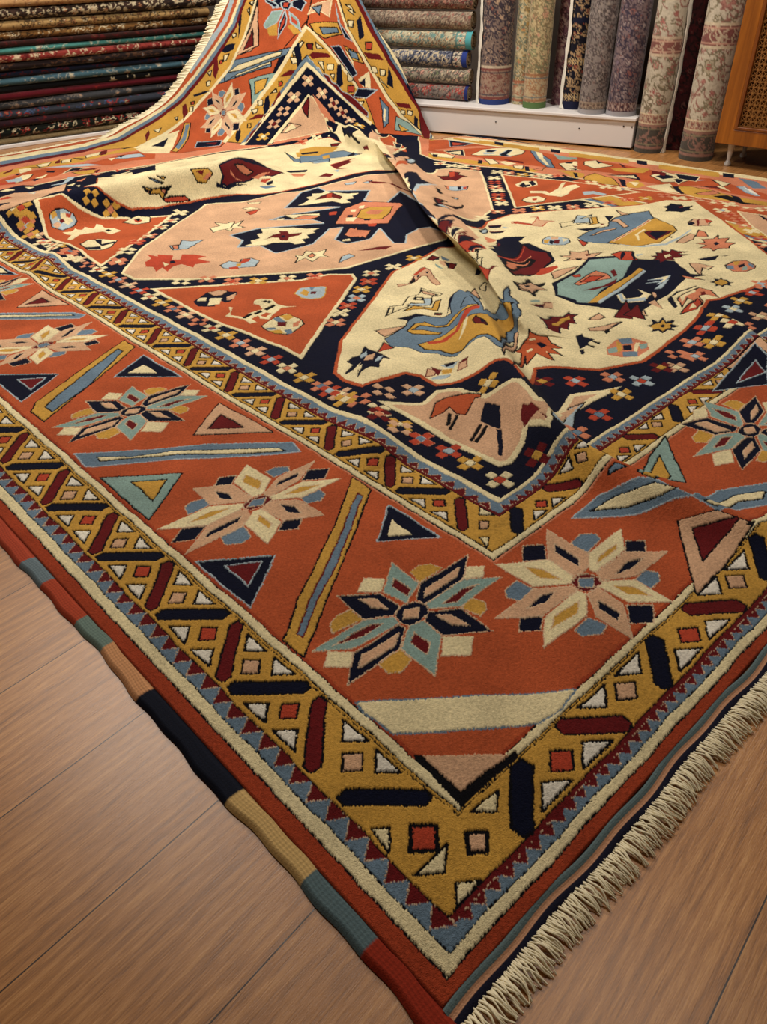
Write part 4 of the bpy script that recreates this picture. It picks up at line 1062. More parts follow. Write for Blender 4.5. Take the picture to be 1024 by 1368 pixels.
0 1 13 0 2393 512 2300 516 2262 453 2270 426 2333 424
0 2 13 0 2346 499 2313 484 2281 441 2321 452
0 4 13 0 2270 432 2259 456 2242 465 2226 452 2218 426 2234 403 2250 397 2264 410
0 5 13 0 2257 449 2229 448 2234 410 2261 415
0 1 13 0 367 1760 340 1716 360 1675 390 1717
0 1 13 0 218 1601 190 1567 208 1533 240 1566
0 1 13 0 298 1375 325 1325 360 1374 336 1429
0 1 13 0 487 1577 456 1535 475 1492 506 1536
0 2 13 0 299 1692 281 1697 260 1678 251 1643 299 1633
0 2 13 0 277 1480 251 1489 240 1451 248 1426 267 1418 280 1477
0 2 13 0 398 1463 395 1412 420 1395 438 1414 441 1458
0 2 13 0 414 1621 466 1624 460 1661 443 1676 418 1673
0 7 13 0 311 1762 299 1631 341 1588 358 1673
0 4 13 0 326 1703 317 1629 331 1608 340 1677
0 3 13 0 196 1638 239 1567 320 1554 323 1584 298 1634
0 6 13 0 226 1614 242 1586 312 1577 297 1607
0 7 13 0 183 1502 277 1480 320 1533 320 1554 239 1567
0 4 13 0 220 1518 255 1513 276 1502 300 1524 253 1537
0 3 13 0 268 1354 334 1429 338 1509 323 1527 280 1479
0 6 13 0 288 1406 312 1445 319 1507 300 1479
0 7 13 0 388 1330 397 1465 362 1520 338 1509 335 1431
0 4 13 0 372 1400 380 1466 363 1492 355 1431
0 3 13 0 497 1450 457 1532 375 1544 368 1520 397 1465
0 6 13 0 469 1479 449 1512 379 1516 401 1479
0 7 13 0 511 1604 414 1621 372 1573 372 1545 454 1543
0 4 13 0 476 1585 436 1598 407 1592 392 1573 427 1566
0 3 13 0 422 1744 362 1675 353 1595 371 1577 414 1621
0 6 13 0 397 1696 375 1666 369 1603 390 1641
0 3 13 0 363 1586 349 1594 326 1582 317 1547 324 1522 344 1512 362 1515 371 1543 370 1571
0 6 13 0 350 1577 328 1555 342 1526 363 1548
0 3 13 0 4375 2667 4410 2644 4474 2689 4440 2715
0 3 13 0 4523 2561 4554 2543 4600 2579 4571 2598
0 3 13 0 4761 2754 4800 2728 4859 2776 4826 2799
0 3 13 0 4646 2870 4672 2845 4723 2884 4694 2905
0 5 13 0 4447 2621 4421 2581 4442 2563 4477 2578 4512 2634
0 5 13 0 4685 2675 4665 2635 4696 2632 4731 2658 4746 2686
0 5 13 0 4763 2855 4746 2812 4797 2818 4818 2845 4799 2865
0 5 13 0 4526 2808 4501 2769 4566 2780 4588 2826 4558 2828
0 6 13 0 4343 2594 4512 2634 4558 2665 4581 2700 4577 2713 4476 2688
0 3 13 0 4419 2633 4522 2658 4554 2683 4456 2661
0 1 13 0 4464 2522 4562 2593 4596 2684 4580 2685 4514 2636
0 2 13 0 4521 2579 4546 2598 4570 2664 4541 2634
0 6 13 0 4637 2560 4676 2664 4641 2706 4596 2684 4566 2596
0 3 13 0 4619 2597 4643 2644 4637 2681 4606 2623
0 1 13 0 4821 2707 4760 2746 4659 2726 4641 2706 4687 2674
0 2 13 0 4774 2707 4730 2724 4672 2712 4708 2697
0 6 13 0 4882 2836 4755 2808 4664 2752 4659 2726 4754 2753
0 3 13 0 4804 2800 4733 2786 4700 2762 4777 2778
0 1 13 0 4783 2925 4683 2852 4639 2751 4664 2752 4738 2810
0 2 13 0 4733 2875 4694 2840 4676 2777 4720 2813
0 6 13 0 4614 2891 4563 2782 4615 2742 4641 2753 4676 2850
0 3 13 0 4629 2847 4599 2796 4610 2768 4634 2810
0 1 13 0 4406 2744 4477 2688 4583 2714 4607 2739 4557 2777
0 2 13 0 4459 2727 4503 2719 4581 2734 4534 2748
0 4 13 0 4600 2735 4581 2710 4584 2694 4613 2694 4649 2709 4663 2736 4658 2750 4631 2748
0 5 13 0 4591 2714 4615 2699 4655 2731 4628 2742
0 1 13 0 2860 653 2845 603 2872 564 2891 613
0 1 13 0 2756 467 2737 427 2762 395 2783 434
0 1 13 0 2877 249 2912 202 2934 257 2900 310
0 1 13 0 3009 485 2990 437 3016 396 3036 446
0 2 13 0 2812 572 2794 575 2779 552 2778 514 2824 511
0 2 13 0 2836 352 2810 357 2808 316 2820 293 2839 288 2839 350
0 2 13 0 2951 354 2959 301 2986 289 2998 312 2992 356
0 2 13 0 2933 518 2980 530 2967 567 2948 579 2926 572
0 7 13 0 2809 646 2825 510 2873 473 2870 562
0 4 13 0 2835 587 2842 511 2859 491 2853 563
0 3 13 0 2728 501 2783 435 2861 434 2857 465 2823 513
0 6 13 0 2760 481 2781 456 2847 457 2828 485
0 7 13 0 2744 359 2836 352 2864 412 2861 434 2783 435
0 4 13 0 2776 382 2809 382 2831 374 2847 401 2802 407
0 3 13 0 2854 222 2899 309 2887 391 2868 408 2839 352
0 6 13 0 2862 278 2875 322 2868 386 2857 354
0 7 13 0 2969 216 2950 356 2906 407 2887 391 2899 312
0 4 13 0 2941 286 2934 355 2912 379 2918 314
0 3 13 0 3045 357 2992 434 2912 433 2912 406 2950 356
0 6 13 0 3014 383 2988 413 2922 406 2951 372
0 7 13 0 3026 516 2933 518 2904 462 2910 434 2986 445
0 4 13 0 2998 491 2959 498 2932 487 2922 466 2956 463
0 3 13 0 2915 646 2874 565 2882 482 2902 465 2933 518
0 6 13 0 2901 592 2887 557 2895 493 2907 535
0 3 13 0 2893 474 2878 480 2860 464 2859 427 2870 402 2891 395 2907 402 2910 431 2903 461
0 6 13 0 2884 463 2867 437 2886 410 2902 436
0 3 13 0 487 2380 453 2419 420 2381 454 2337
0 3 13 0 339 2558 310 2590 287 2557 316 2524
0 3 13 0 226 2382 189 2426 160 2381 193 2343
0 3 13 0 353 2200 325 2239 300 2204 329 2170
0 5 13 0 416 2460 422 2503 401 2531 379 2523 373 2461
0 5 13 0 257 2460 258 2504 234 2518 216 2495 215 2463
0 5 13 0 260 2253 258 2302 222 2310 215 2281 236 2250
0 5 13 0 422 2243 427 2285 383 2290 381 2238 404 2227
0 6 13 0 486 2464 373 2461 349 2435 344 2397 351 2380 418 2382
0 3 13 0 442 2436 373 2434 357 2411 423 2411
0 1 13 0 370 2590 321 2528 326 2422 339 2416 371 2459
0 2 13 0 347 2535 335 2517 339 2441 351 2470
0 6 13 0 254 2592 260 2471 301 2407 326 2422 319 2526
0 3 13 0 279 2541 278 2487 295 2438 298 2502
0 1 13 0 165 2459 224 2392 294 2386 301 2407 254 2462
0 2 13 0 201 2445 240 2410 279 2409 247 2439
0 6 13 0 163 2313 250 2311 299 2355 294 2386 231 2380
0 3 13 0 210 2335 259 2332 275 2353 222 2356
0 1 13 0 269 2170 319 2233 317 2349 299 2355 263 2303
0 2 13 0 289 2218 307 2252 298 2327 278 2294
0 6 13 0 384 2164 385 2288 332 2354 316 2348 324 2234
0 3 13 0 358 2224 363 2280 345 2319 342 2273
0 1 13 0 490 2290 417 2383 347 2380 337 2356 388 2292
0 2 13 0 444 2327 408 2350 355 2354 395 2322
0 4 13 0 341 2359 346 2385 339 2407 317 2415 296 2405 294 2376 303 2356 322 2351
0 5 13 0 341 2382 317 2409 298 2379 323 2357
0 1 13 0 351 3336 324 3290 344 3247 375 3291
0 1 13 0 202 3174 174 3138 192 3103 223 3137
0 1 13 0 281 2940 308 2889 343 2938 319 2997
0 1 13 0 471 3146 441 3104 459 3059 490 3104
0 2 13 0 283 3265 265 3272 245 3252 235 3216 283 3205
0 2 13 0 261 3048 235 3058 224 3019 231 2993 250 2985 264 3046
0 2 13 0 381 3030 378 2977 404 2960 422 2980 425 3024
0 2 13 0 398 3192 451 3195 444 3233 427 3248 403 3246
0 7 13 0 296 3338 283 3203 325 3159 342 3246
0 4 13 0 311 3276 301 3201 315 3179 324 3250
0 3 13 0 180 3212 223 3139 304 3124 307 3154 282 3206
0 6 13 0 209 3187 226 3159 295 3148 281 3179
0 7 13 0 166 3072 261 3048 303 3102 304 3124 223 3139
0 4 13 0 204 3088 239 3082 260 3070 283 3094 237 3108
0 3 13 0 251 2919 317 2995 322 3077 307 3097 263 3048
0 6 13 0 271 2972 295 3012 302 3075 283 3047
0 7 13 0 371 2893 381 3031 346 3089 322 3077 318 2998
0 4 13 0 356 2965 364 3033 347 3060 339 2997
0 3 13 0 481 3016 442 3101 358 3113 352 3088 381 3031
0 6 13 0 454 3046 434 3080 363 3085 385 3047
0 7 13 0 496 3174 398 3192 356 3143 356 3115 438 3112
0 4 13 0 460 3155 421 3168 391 3162 376 3143 410 3135
0 3 13 0 407 3319 346 3248 337 3166 354 3146 398 3192
0 6 13 0 381 3269 359 3238 353 3175 374 3213
0 3 13 0 347 3156 333 3165 310 3152 301 3117 307 3091 328 3080 346 3084 355 3112 355 3142
0 6 13 0 334 3147 312 3125 326 3096 348 3118"""
EXPOSURE = 0.2
LAMPS = [('ceiling_lamp_a', (-1.5, 5.3, 2.8), .3, 44), ('ceiling_lamp_b', (.0, 4.6, 2.8), .3, 46), ('ceiling_lamp_c', (1.5, 3.9, 2.8), .3, 30), ('ceiling_lamp_d', (-1.45, 3.05, 2.8), 1.0, 50), ('near_fill_light', (.9, 1.4, 2.8), .5, 11)]  # last entry is an added fill that brightens the near corner
# ------------------------------------------------------------------ colours (linear albedo from sRGB)
def lin(r, g, b):
    return tuple((c/255/12.92 if c/255 <= .04045 else ((c/255+.055)/1.055)**2.4) for c in (r, g, b))
PAL = {'O': lin(172,81,46), 'C': lin(220,206,162), 'G': lin(190,146,64), 'N': lin(9,13,34), 'M': lin(96,22,24),
       'B': lin(100,121,138), 'P': lin(200,160,126), 'T': lin(130,156,148), 'R': lin(172,66,44), 'K': lin(10,9,14),
       'W': lin(222,216,200), 'L': lin(160,176,182), 'S': lin(196,122,90), 's': lin(200,172,140), 'D': lin(150,60,34)}
def arr(k): return np.array(PAL[k])
# ------------------------------------------------------------------ materials
def new_mat(name):
    m = bpy.data.materials.new(name); m.use_nodes = True
    return m, m.node_tree.nodes, m.node_tree.links, m.node_tree.nodes['Principled BSDF']
def plain(name, col, rough=.6, metal=0, bump=0, scale=200, var=0.0, spec=.5):
    m, n, l, p = new_mat(name)
    p.inputs['Roughness'].default_value = rough; p.inputs['Metallic'].default_value = metal
    p.inputs['Specular IOR Level'].default_value = spec
    p.inputs['Base Color'].default_value = (*col, 1)
    tc = n.new('ShaderNodeTexCoord')
    if var:
        nz = n.new('ShaderNodeTexNoise'); nz.inputs['Scale'].default_value = 9; nz.inputs['Detail'].default_value = 5
        l.new(tc.outputs['Object'], nz.inputs['Vector'])
        mx = n.new('ShaderNodeMix'); mx.data_type = 'RGBA'; mx.blend_type = 'MULTIPLY'; mx.inputs[0].default_value = 1
        mr = n.new('ShaderNodeMapRange'); mr.inputs[3].default_value = 1-var; mr.inputs[4].default_value = 1+var
        l.new(nz.outputs[0], mr.inputs[0]); mx.inputs[6].default_value = (*col, 1); l.new(mr.outputs[0], mx.inputs[7])
        l.new(mx.outputs[2], p.inputs['Base Color'])
    if bump:
        b = n.new('ShaderNodeTexNoise'); b.inputs['Scale'].default_value = scale; l.new(tc.outputs['Object'], b.inputs['Vector'])
        bp = n.new('ShaderNodeBump'); bp.inputs['Strength'].default_value = bump; bp.inputs['Distance'].default_value = .003
        l.new(b.outputs[0], bp.inputs['Height']); l.new(bp.outputs[0], p.inputs['Normal'])
    return m
def wool(name, scale=330, strength=.85, sheen=.25, var=.20):
    """pile: colour from the knotted pattern, fuzzy bump, a little yarn-to-yarn variation"""
    m, n, l, p = new_mat(name)
    at = n.new('ShaderNodeAttribute'); at.attribute_name = 'Col'
    tc = n.new('ShaderNodeTexCoord')
    nz = n.new('ShaderNodeTexNoise'); nz.inputs['Scale'].default_value = scale*.55; nz.inputs['Detail'].default_value = 2
    l.new(tc.outputs['Object'], nz.inputs['Vector'])
    n2 = n.new('ShaderNodeTexNoise'); n2.inputs['Scale'].default_value = 7; n2.inputs['Detail'].default_value = 3
    l.new(tc.outputs['Object'], n2.inputs['Vector'])
    ad = n.new('ShaderNodeMath'); ad.operation = 'ADD'; l.new(nz.outputs[0], ad.inputs[0]); l.new(n2.outputs[0], ad.inputs[1])
    mr = n.new('ShaderNodeMapRange'); mr.inputs[1].default_value = .6; mr.inputs[2].default_value = 1.4
    mr.inputs[3].default_value = 1-var*1.6; mr.inputs[4].default_value = 1+var*1.6; l.new(ad.outputs[0], mr.inputs[0])
    mx = n.new('ShaderNodeMix'); mx.data_type = 'RGBA'; mx.blend_type = 'MULTIPLY'; mx.inputs[0].default_value = 1
    l.new(at.outputs['Color'], mx.inputs[6]); l.new(mr.outputs[0], mx.inputs[7]); l.new(mx.outputs[2], p.inputs['Base Color'])
    p.inputs['Roughness'].default_value = .9; p.inputs['Specular IOR Level'].default_value = .08
    p.inputs['Sheen Weight'].default_value = sheen; p.inputs['Sheen Roughness'].default_value = .45
    b = n.new('ShaderNodeTexNoise'); b.inputs['Scale'].default_value = scale; b.inputs['Detail'].default_value = 3; b.inputs['Distortion'].default_value = 1.2
    l.new(tc.outputs['Object'], b.inputs['Vector'])
    bp = n.new('ShaderNodeBump'); bp.inputs['Strength'].default_value = strength; bp.inputs['Distance'].default_value = .0035
    l.new(b.outputs[0], bp.inputs['Height']); l.new(bp.outputs[0], p.inputs['Normal'])
    return m
def woven(name, col_attr=True, axis=0, scale=150):
    """flat-woven selvedge or kilim end: ribbed"""
    m, n, l, p = new_mat(name)
    at = n.new('ShaderNodeAttribute'); at.attribute_name = 'Col'; l.new(at.outputs['Color'], p.inputs['Base Color'])
    p.inputs['Roughness'].default_value = .9; p.inputs['Specular IOR Level'].default_value = .15
    tc = n.new('ShaderNodeTexCoord')
    b = n.new('ShaderNodeTexNoise'); b.inputs['Scale'].default_value = 420; l.new(tc.outputs['Object'], b.inputs['Vector'])
    bp = n.new('ShaderNodeBump'); bp.inputs['Strength'].default_value = .5; bp.inputs['Distance'].default_value = .002
    l.new(b.outputs[0], bp.inputs['Height']); l.new(bp.outputs[0], p.inputs['Normal'])
    return m
# ------------------------------------------------------------------ mesh helpers
def mesh_obj(name, V, F, mat, parent=None, smooth=True, col=None, loc=None):
    me = bpy.data.meshes.new(name)
    V = np.asarray(V, np.float32); F = np.asarray(F, np.int32)
    me.vertices.add(len(V)); me.vertices.foreach_set('co', V.ravel())
    k = F.shape[1]
    me.loops.add(F.size); me.loops.foreach_set('vertex_index', F.ravel())
    me.polygons.add(len(F)); me.polygons.foreach_set('loop_start', np.arange(0, F.size, k, dtype=np.int32))
    me.polygons.foreach_set('use_smooth', np.full(len(F), smooth))
    me.update(calc_edges=True); me.validate()
    if col is not None:
        c = np.ones((len(V), 4), np.float32); c[:, :3] = col
        a = me.color_attributes.new('Col', 'FLOAT_COLOR', 'POINT'); a.data.foreach_set('color', c.ravel())
    me.materials.append(mat)
    o = bpy.data.objects.new(name, me); COL.objects.link(o)
    if loc is not None: o.location = loc
    if parent is not None: o.parent = parent
    return o
def bm_obj(name, bm, mat, parent=None, smooth=False):
    bmesh.ops.recalc_face_normals(bm, faces=bm.faces)
    me = bpy.data.meshes.new(name); bm.to_mesh(me); bm.free(); me.materials.append(mat)
    for p in me.polygons: p.use_smooth = smooth
    o = bpy.data.objects.new(name, me); COL.objects.link(o)
    if parent is not None: o.parent = parent
    return o
def add_box(bm, c, s, rot=0, bev=0):
    M = Matrix.Translation(c) @ Matrix.Rotation(rot, 4, 'Z') @ Matrix.Diagonal((*s, 1))
    r = bmesh.ops.create_cube(bm, size=1, matrix=M)
    if bev:
        es = list({e for v in r['verts'] for e in v.link_edges})
        bmesh.ops.bevel(bm, geom=es, offset=bev, segments=2, affect='EDGES', profile=.5)
def empty(name, loc=(0, 0, 0), rz=0):
    o = bpy.data.objects.new(name, None); COL.objects.link(o); o.location = loc; o.rotation_euler = (0, 0, rz); o.empty_display_size = .1
    return o
def tag(o, label, cat, group=None, kind=None):
    o['label'] = label; o['category'] = cat
    if group: o['group'] = group
    if kind: o['kind'] = kind
    return o
def grid_faces(na, nb, flip=False, wrap=False):
    i = np.arange(na*nb).reshape(na, nb)
    if wrap: i = np.column_stack([i, i[:, :1]])
    q = np.stack([i[:-1, :-1], i[1:, :-1], i[1:, 1:], i[:-1, 1:]], -1).reshape(-1, 4)
    return q[:, ::-1] if flip else q
# ------------------------------------------------------------------ pattern painter on a tensor grid
class Painter:
    def __init__(s, A, B, Aw, Bw, base):
        s.A, s.B, s.Aw, s.Bw = A, B, Aw, Bw      # axes, and jittered coordinates per knot
        s.img = np.zeros((len(A), len(B), 3), np.float32); s.img[:] = arr(base)
        s.key = None
    def _win(s, lo, hi, pad=.012):
        i0, i1 = np.searchsorted(s.A, [lo[0]-pad, hi[0]+pad]); j0, j1 = np.searchsorted(s.B, [lo[1]-pad, hi[1]+pad])
        return slice(i0, i1), slice(j0, j1)
    def poly(s, pts, col, out=None, w=.0045):
        P = np.asarray(pts, float).reshape(-1, 2)
        si, sj = s._win(P.min(0), P.max(0))
        X = s.Aw[si, sj]; Y = s.Bw[si, sj]
        if X.size == 0: return
        ins = np.zeros(X.shape, bool)
        n = len(P); dm = None
        if out or col == 'K': dm = np.full(X.shape, 1e9)
        for k in range(n):
            x0, y0 = P[k]; x1, y1 = P[(k+1) % n]
            if y0 != y1:
                c = (y0 > Y) != (y1 > Y)
                ins ^= c & (X < (x1-x0)*(Y-y0)/(y1-y0)+x0)
            if dm is not None:
                dx, dy = x1-x0, y1-y0; L = dx*dx+dy*dy
                if L < 1e-12: continue
                t = np.clip(((X-x0)*dx+(Y-y0)*dy)/L, 0, 1)
                dm = np.minimum(dm, (X-x0-t*dx)**2+(Y-y0-t*dy)**2)
        sub = s.img[si, sj]
        if col == 'K' and not out: ins = ins | (dm < .0024**2)
        sub[ins] = arr(col) if isinstance(col, str) else col
        if out: sub[(dm < w*w*.36) if out == 'K' else (ins & (dm < w*w))] = arr(out) if isinstance(out, str) else out
    def rect(s, a0, a1, b0, b1, col):
        sub = s.img; m = (s.Aw >= a0) & (s.Aw <= a1) & (s.Bw >= b0) & (s.Bw <= b1); sub[m] = arr(col)
    def cross(s, a, b, c1, c2, u=.0145, v=None):
        v = v or u
        for (da, db) in ((1, 0), (-1, 0), (0, 1), (0, -1)):
            x, y = a+da*u*1.75, b+db*v*1.75
            s.poly([x-u*.82, y-v*.82, x+u*.82, y-v*.82, x+u*.82, y+v*.82, x-u*.82, y+v*.82], c1)
        s.poly([a-u*.8, b-v*.8, a+u*.8, b-v*.8, a+u*.8, b+v*.8, a-u*.8, b+v*.8], c2)
# ------------------------------------------------------------------ the great rug
NEAR_A, NEAR_B = -.036, -.048
def axis(x0, x1, s0, g):
    out = [x0]
    while out[-1] < x1: out.append(out[-1]+s0+g*max(out[-1], 0))
    a = np.array(out); return x0+(a-x0)*(x1-x0)/(a[-1]-x0)
QF = 1.0
GA = axis(NEAR_A, A1, .0021*QF, .0005*QF); GB = axis(NEAR_B, B1, .0021*QF, .0005*QF)
AA, BB = np.meshgrid(GA, GB, indexing='ij')
def wob(x, y, s): return np.sin(x*31+s)*np.sin(y*27+1.7*s)+.6*np.sin(x*83+y*21+2*s)*np.cos(y*71-x*17+s)
AW = AA+.0016*wob(AA, BB, 1.3)+RNG.normal(0, .0007, AA.shape)
BW = BB+.0016*wob(AA, BB, 4.1)+RNG.normal(0, .0007, AA.shape)
P = Painter(GA, GB, AW, BW, 'D')
def frame(a, b, c): P.rect(a, 9, b, 9, c)
for a, b, c in [(-.0165,-.0215,'K'),(-.0135,-.0185,'C'),(.002,.003,'K'),(.0045,.0055,'B')]: frame(a, b, c)
frame(.024, .036, 'M')
def teeth(side, p0, p1, pitch, base, tip, n0=0):
    k = 0; x = p0
    while x < p1:
        q = [(x, base), (x+pitch/2, tip), (x+pitch, base)]
        if side == 'a': q = [(v, u) for u, v in q]
        P.poly(np.array(q).ravel(), 's'); c_ = np.array(q).mean(0); P.poly((c_+(np.array(q)-c_)*.88).ravel(), 'M')
        x += pitch
# near end: direction of travel is b, offsets in a ; long side: travel a, offsets in b
teeth('b', .02, 5.1, .0445, .0372, .0065)
teeth('a', .045, 3.9, .0300, .0255, .0075)
frame(.0335, .036, 'K'); frame(.0355, .0382, 'G')
def shape(side, quad, c, out=None, w=.0045):
    q = np.array(quad, float)
    P.poly((q if side == 'b' else q[:, ::-1]).ravel(), c, out, w)
def band(side, t0, t1, centres, first, lean, w=.0140, sq=.0225, tri=.033, sw=1.0, dm=None):
    """zigzag of dark bars across a gold band between offsets t0..t1; centres = positions of the bars along the border"""
    m = (t0+t1)/2; h = (t1-t0)/2*.95; hx = h*sw
    for k, c in enumerate(centres):
        nav = (k % 2 == 0) == (first == 'N'); s = lean if k % 2 == 0 else -lean
        d = np.array([s*hx, h]); L = np.hypot(*d); u = d/L; v = np.array([-u[1], u[0]])*w
        o = np.array([c, m])
        q = [o-d, o-d*.84+v, o+d*.84+v, o+d, o+d*.84-v, o-d*.84-v]
        shape(side, q, 'N' if nav else 'M', 'K', .0035)
        if k+1 < len(centres):
            c2 = (c+centres[k+1])/2; up = s < 0     # opening towards t1 when this bar leans away
            sg = 1 if up else -1; g = (centres[k+1]-c)/2
            y = m+sg*h*.10
            col = 'P' if up else 'R'
            shape(side, [(c2-sq*sw, y), (c2, y+sq), (c2+sq*sw, y), (c2, y-sq)], col, 'K', .0036)
            yt = m+sg*h*.93
            for sx in (-1, 1):
                x = c2+sx*min(g*.74, tri*sw*1.25); 
                shape(side, [(x-tri*sw*.92, yt), (x+tri*sw*.92, yt), (x, yt-sg*tri*.92)], 'W', 'K', .0040)
frame(.0382, .040, 'G')
cl = [.229, .399, .534, .658, .792, .917, 1.046, 1.166, 1.302, 1.42]
while cl[-1] < 4.9: cl.append(cl[-1]+.1275)
band('b', .043, .157, cl, 'N', -1)
ce = [.257, .450, .660, .862]
while ce[-1] < 3.8: ce.append(ce[-1]+.202)
band('a', .0385, .1255, ce, 'N', 1, w=.0165, sq=.0235, tri=.035, sw=1.25)
for a, b, c in [(.127,.157,'K'),(.129,.159,'G'),(.131,.1625,'K'),(.1335,.1655,'C'),(.1465,.182,'K'),(.149,.1845,'D'),(.155,.191,'O')]: frame(a, b, c)
for a, b, c in [(.472,.650,'S'),(.477,.655,'K'),(.480,.659,'C'),(.4945,.674,'K'),(.4975,.678,'G')]: frame(a, b, c)
ci = [.640, .766, .879, .994]
while ci[-1] < 4.5: ci.append(ci[-1]+.1165)
band('b', .681, .780, ci, 'M', 1, w=.0125, sq=.0185, tri=.028)
ci2 = [.800, .977, 1.152]
while ci2[-1] < 3.3: ci2.append(ci2[-1]+.172)
band('a', .499, .566, ci2, 'N', 1, w=.0135, sq=.0165, tri=.025, sw=1.15)
for a, b, c in [(.567,.7805,'K'),(.5695,.783,'M'),(.5765,.791,'B')]: frame(a, b, c)
teeth('b', .60, 4.6, .0400, .7905, .8145); teeth('a', .81, 3.4, .0270, .5765, .597)
for a, b, c in [(.603,.823,'C'),(.613,.8405,'K'),(.6150,.843,'N')]: frame(a, b, c)
x = .850; k = 0
cc = ['PC','SL','GC','CR','SN','PC','SB','GC','CS','RL']
while x < 4.2:
    if x > .90: P.cross(x, .903, cc[k % 10][0], cc[k % 10][1])
    x += .0845; k += 1
# the far long side and the right-hand corner repeat the same stripes
FAR = B1-.03-BW
def frame_far(a, d, c):
    m = (AW >= a) & (AW < 2.2) & (BW > 2.4) & (FAR*.74 < AW) & (FAR >= d); P.img[m] = arr(c)
for a, d, c in [(-1, -1, 'D'), (-.0165, -.0215, 'K'), (-.0135, -.0185, 'C'), (.002, .003, 'K'), (.0045, .0055, 'B'), (.024, .036, 'M'), (.0355, .0382, 'G'), (.127, .157, 'K'), (.1335, .1655, 'C'), (.1465, .182, 'K'), (.155, .191, 'O'),
                (.477, .655, 'K'), (.480, .659, 'C'), (.4945, .674, 'K'), (.4975, .678, 'G'), (.5695, .783, 'M'), (.5765, .791, 'B'), (.603, .823, 'C'), (.615, .843, 'N')]: frame_far(a, d, c)
P.rect(4.55, 9, 3.2, 9, 'O')
for k in range(12): P.cross(.674, 1.75+k*.11, cc[k % 10][0], cc[k % 10][1])
for a, b in ((.50, 1.95), (.22, 2.02), (.50, 2.75), (.22, 2.82)):
    s = 1 if a < .3 else -1
    P.poly([a-.07*s, b-.10, a-.07*s, b+.10, a+.11*s, b+.02], 'T' if b > 2.5 else 'P', 'K', .005); P.poly([a-.035*s, b-.045, a-.035*s, b+.045, a+.05*s, b+.01], 'G' if b > 2.5 else 'M', 'K', .004)
INKS = ('O', 'C', 'G', 'N', 'M', 'B', 'P', 'T', 'R', 'K', 'W', 'L', 'S', 's', 'D')
for ln in DESIGN.split('\n'):
    if not ln: continue
    q = [int(t) for t in ln.split()]; v = np.array(q[4:], float)/1000
    if q[0] == 1:
        P.cross(v[0], v[1], INKS[q[1]], INKS[q[2]], .0145+.0006*max(v[0]-1, 0)); continue
    o = INKS[q[2]] if q[2] >= 0 else None
    w = q[3]/1000 if q[3] else (.0022 if o == 's' else .0034)*(1+.16*max(0, v[0::2].mean()*.75+v[1::2].mean()*.7-1))
    P.poly(v, INKS[q[1]], o, w)
img = P.img.reshape(-1, 3)
AB = np.column_stack([AA.ravel(), BB.ravel()])
POS = position(AB)
lum = img @ np.array([.3, .6, .1])
POS[:, 2] += np.clip((lum-.12)*.006, -.0012, .0018)+RNG.normal(0, .00022, len(POS))
NA, NB = len(GA), len(GB)
ridx = np.arange(NA*NB).reshape(NA, NB)
for e in (ridx[0], ridx[-1], ridx[:, 0], ridx[:, -1]): POS[e, 2] -= .0045
WOOL = wool('wool_pile', sheen=.03)
rug = empty('patterned_rug', (*ORG, 0))
tag(rug, 'huge room-sized rug with red star border and cream medallions, far corner pulled up', 'rug')
off = np.array([*ORG, 0])
pile = mesh_obj('pile', POS-off, grid_faces(NA, NB), WOOL, rug, col=img)
# selvedge: ribbed overcast edge in changing colours
ga = np.arange(-.062, A1, .004); gb = np.linspace(-.083, -.0465, 15)
a2, b2 = np.meshgrid(ga, gb, indexing='ij')
wv = .003*np.sin(ga*9)+.0022*np.sin(ga*23+1)+.0015*np.sin(ga*61)
e2 = position(np.column_stack([a2.ravel(), np.maximum(b2.ravel(), -.08)])); fl = ORG+a2.reshape(-1, 1)*UP+(b2+wv[:, None]*(b2 < -.05)).reshape(-1, 1)*UQ
e2[:, :2] = np.where((a2.ravel() < 4.0)[:, None], fl, e2[:, :2])
prof = np.clip(1.5*np.sin(np.linspace(0.10, 2.95, 15)), 0, 1); e2[:, 2] = .0035*np.tile(prof, len(ga))+.001+.0065*np.tile(prof, len(ga))+.0011*np.tile(np.arange(15) % 2, len(ga))+.0006*np.repeat(np.arange(len(ga)) % 2, 15)
SEG = [(-.1, .085, lin(150,48,28)), (.085, .215, lin(92,112,116)), (.215, .40, lin(206,172,112)), (.40, .685, lin(18,22,36)), (.685, .84, lin(206,150,104)),
       (.84, .945, lin(112,132,122)), (.945, 1.10, lin(172,70,44)), (1.10, 1.2, lin(108,124,130)), (1.2, 1.5, lin(170,70,46)), (1.5, 1.8, lin(200,170,110)), (1.8, 2.2, lin(20,24,40)), (2.2, 3, lin(160,64,40)), (3, 9, lin(100,118,122))]
sc = np.zeros((len(ga), 15, 3))
for s0, s1, c in SEG: sc[(ga >= s0) & (ga < s1)] = c
rib = 1-.22*(np.arange(15) % 2)[None, :, None]-.18*(np.arange(len(ga)) % 2)[:, None, None]
mesh_obj('selvedge', e2-off, grid_faces(len(ga), 15), woven('overcast_wool'), rug, col=(sc*rib).reshape(-1, 3))
